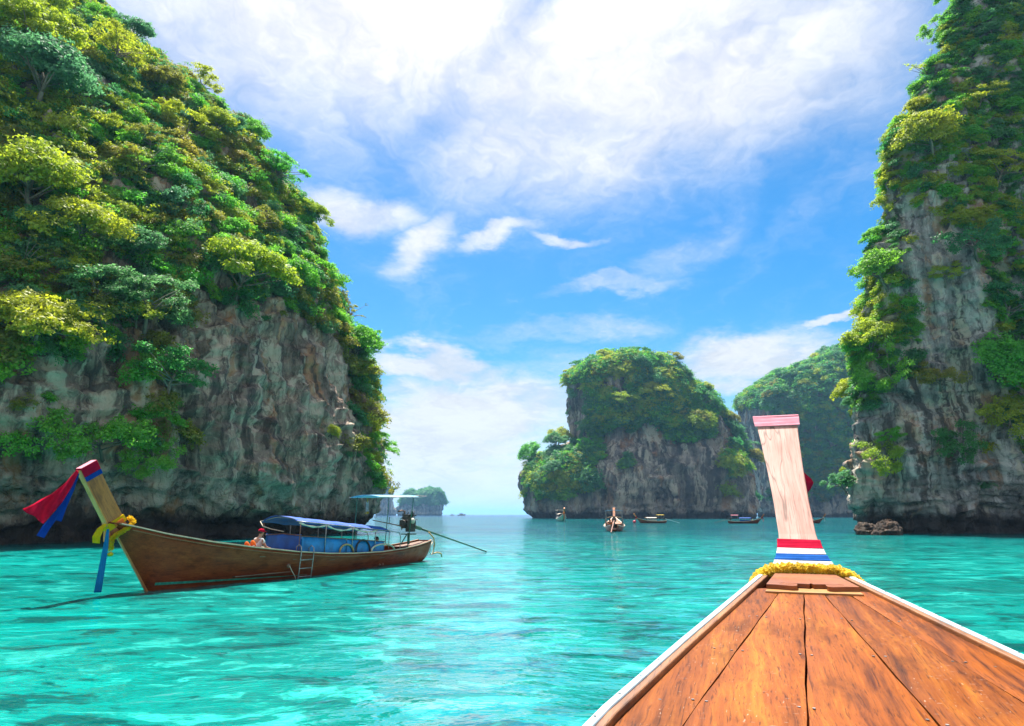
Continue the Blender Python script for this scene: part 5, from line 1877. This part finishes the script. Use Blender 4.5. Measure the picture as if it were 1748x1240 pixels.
b1 = far_boat(958, 890.5, head_for(0.05, -1), 1.35, 'small longtail boat seen bow-on, an orange sash on its stem, left before the middle islet', M['green_paint'], M['post_pale'], M['cream'], M['cream'], M['orange_cloth'])
b2 = far_boat(1049, 906.5, head_for(0.15, 1), 1.3, 'golden brown longtail boat seen from its stern, nearest of those before the middle islet', M['board'], M['post_dark'], M['rope'], M['tarp_pale'], None, M['trim'])
b2.scale = (1.3, 1.3, 1.0)
b3 = far_boat(1113, 893.5, head_for(-1, -0.22), 0.78, 'longtail boat with yellow canopy before the middle islet, prow to the left', M['board'], M['post_pale'], M['cream'], M['yellow_paint'], M['red'], yellow=True)
b4 = far_boat(1271, 894.0, head_for(1, -0.35), 0.76, 'green-grey longtail boat with blue canopy and pink roof left of the near prow', M['hull'], M['post_dark'], M['tarp'], M['pink'], M['red'])
b5 = far_boat(1378, 893.5, head_for(0.75, -0.65), 0.75, 'dark longtail boat half hidden behind the near prow', M['hull'], M['post_dark'], None, None, M['shirt_white'])
for b, (x, y), shirt, lab in ((b4, (2.4, 0.2), M['shirt_white'], 'person in a white shirt sitting in the bow of the blue-canopied boat'),
                              (b4, (1.7, 0.3), M['pink'], 'person in a pink shirt sitting beside the blue canopy far out'),
                              (b5, (1.0, 0.2), M['pink'], 'person in a pink shirt sitting in the half hidden boat'),
                              (b5, (2.0, -0.2), M['shirt_white'], 'person in a white shirt sitting foremost in the half hidden boat'),
                              (b2, (-2.2, 0.4), M['orange_cloth'], 'person in an orange shirt at the stern of the golden brown boat'),
                              (b3, (0.5, 0.4), M['red'], 'person in a red shirt sitting in the yellow-canopied boat')):
    p = seated_person((x, y, 0.62), R(20), lab, shirt, None, 0.1, 1.1, M['rubber'])
    place(p, b)


def launch(px, py, k, label):
    g = at_height(px, py, 0.0)
    t = empty('tour_boat', g, (0, 0, R(15)))
    t.scale = (k,) * 3
    tag(t, label, 'boat')
    S = [(-4, 0.9), (0, 0.9), (4, 1.3)]
    Bm = [(-4, 1.3), (0, 1.4), (2.5, 1.0), (4, 0.1)]
    K = [(-4, -0.2), (3, -0.2), (4, 0.9)]
    MB().grid(hull_rows(8, S, Bm, K, [(-4, 0.4), (4, 1)], -4, 4, 14, 4)).build('hull', M['hull'], t, solid=0.05)
    MB().slab([[(-3.9 + 7.4 * i / 5, s * 0.9 * interp(-3.9 + 7.4 * i / 5, Bm), 0.8) for s in (-1, 0, 1)] for i in range(6)], 0.05).build('deck', M['cream'], t)
    MB().box((-0.5, 0, 1.4), (3.6, 1.9, 1.1)).build('cabin', M['cream'], t, bevel=0.1)
    MB().box((-0.5, 0, 2.05), (4.2, 2.2, 0.12)).build('roof', M['tarp'], t, bevel=0.03)
    MB().tube([(-0.5, 0, 2.1), (-0.5, 0, 3.2)], 0.04, 6).build('mast', M['steel'], t)


launch(772, 880.2, 1.5, 'tiny dark boat on the horizon nearer the distant island')
launch(788, 880.4, 2.3, 'small dark boat on the horizon, the larger of the two')
buoy = empty('mooring_buoy', at_height(1083, 893.5, 0.0))
tag(buoy, 'red and white round buoy floating beside the yellow-canopied boat', 'buoy')
MB().ball((0, 0, 0.30), 0.42, 14, 10).build('float', M['buoy_red'], buoy, smooth=True)
MB().ball((0, 0, 0.30), 0.428, 16, 4, (1, 1, 0.28)).build('white_stripe', M['white_plastic'], buoy, smooth=True)
MB().tube([(0, 0, 0.7), (0, 0, 0.85)], 0.04, 6).build('eye', M['steel'], buoy)

# ---- two boulders awash at the foot of the right cliff
for px, py, r_, sd_, lab in ((1481, 906, 1.25, 3, 'brown boulder awash at the foot of the right cliff, the taller and nearer the corner'),
                             (1516, 907, 1.35, 9, 'broader brown boulder right of its twin, awash at the foot of the right cliff')):
    g = at_height(px, py, 0.0) * 0.81
    th = np.linspace(0, 2 * math.pi, 72, endpoint=False)
    ph = np.linspace(0.02, math.pi * 0.62, 34)
    G = np.zeros((72, 34, 3))
    G[:, :, 0] = g.x + r_ * 0.98 * np.cos(th)[:, None] * np.sin(ph)[None, :]
    G[:, :, 1] = g.y + r_ * 1.0 * np.sin(th)[:, None] * np.sin(ph)[None, :]
    G[:, :, 2] = -0.25 + r_ * 1.2 * np.cos(ph)[None, :]
    nrm = G - np.array([g.x, g.y, -0.25]); nrm /= np.linalg.norm(nrm, axis=2, keepdims=True)
    d = fbm(G.reshape(-1, 3) * 1.3, 5, 0.55, sd_, ridged=True).reshape(72, 34, 1) - 0.6
    o = link('boulder', grid_mesh('boulder', G + nrm * d * 1.1, M['rock_brown'], closed=True, flip=True))
    tag(o, lab, 'boulder', 'boulders at the right cliff')

# ---- the air: haze that pales what lies far off
m, t_, out_ = material('sea_haze')
pv = t_.new('ShaderNodeVolumePrincipled')
pv.inputs['Color'].default_value = (0.30, 0.62, 1.0, 1)
pv.inputs['Density'].default_value = HAZE
pv.inputs['Anisotropy'].default_value = 0.25
t_.l.new(pv.outputs[0], out_.inputs['Volume'])
hb_ = MB().box((0, 14800, 74), (96000, 30700, 154)).build('haze', m)
hb_.display_type = 'WIRE'
tag(hb_, 'pale sea haze over the whole bay', kind='stuff')
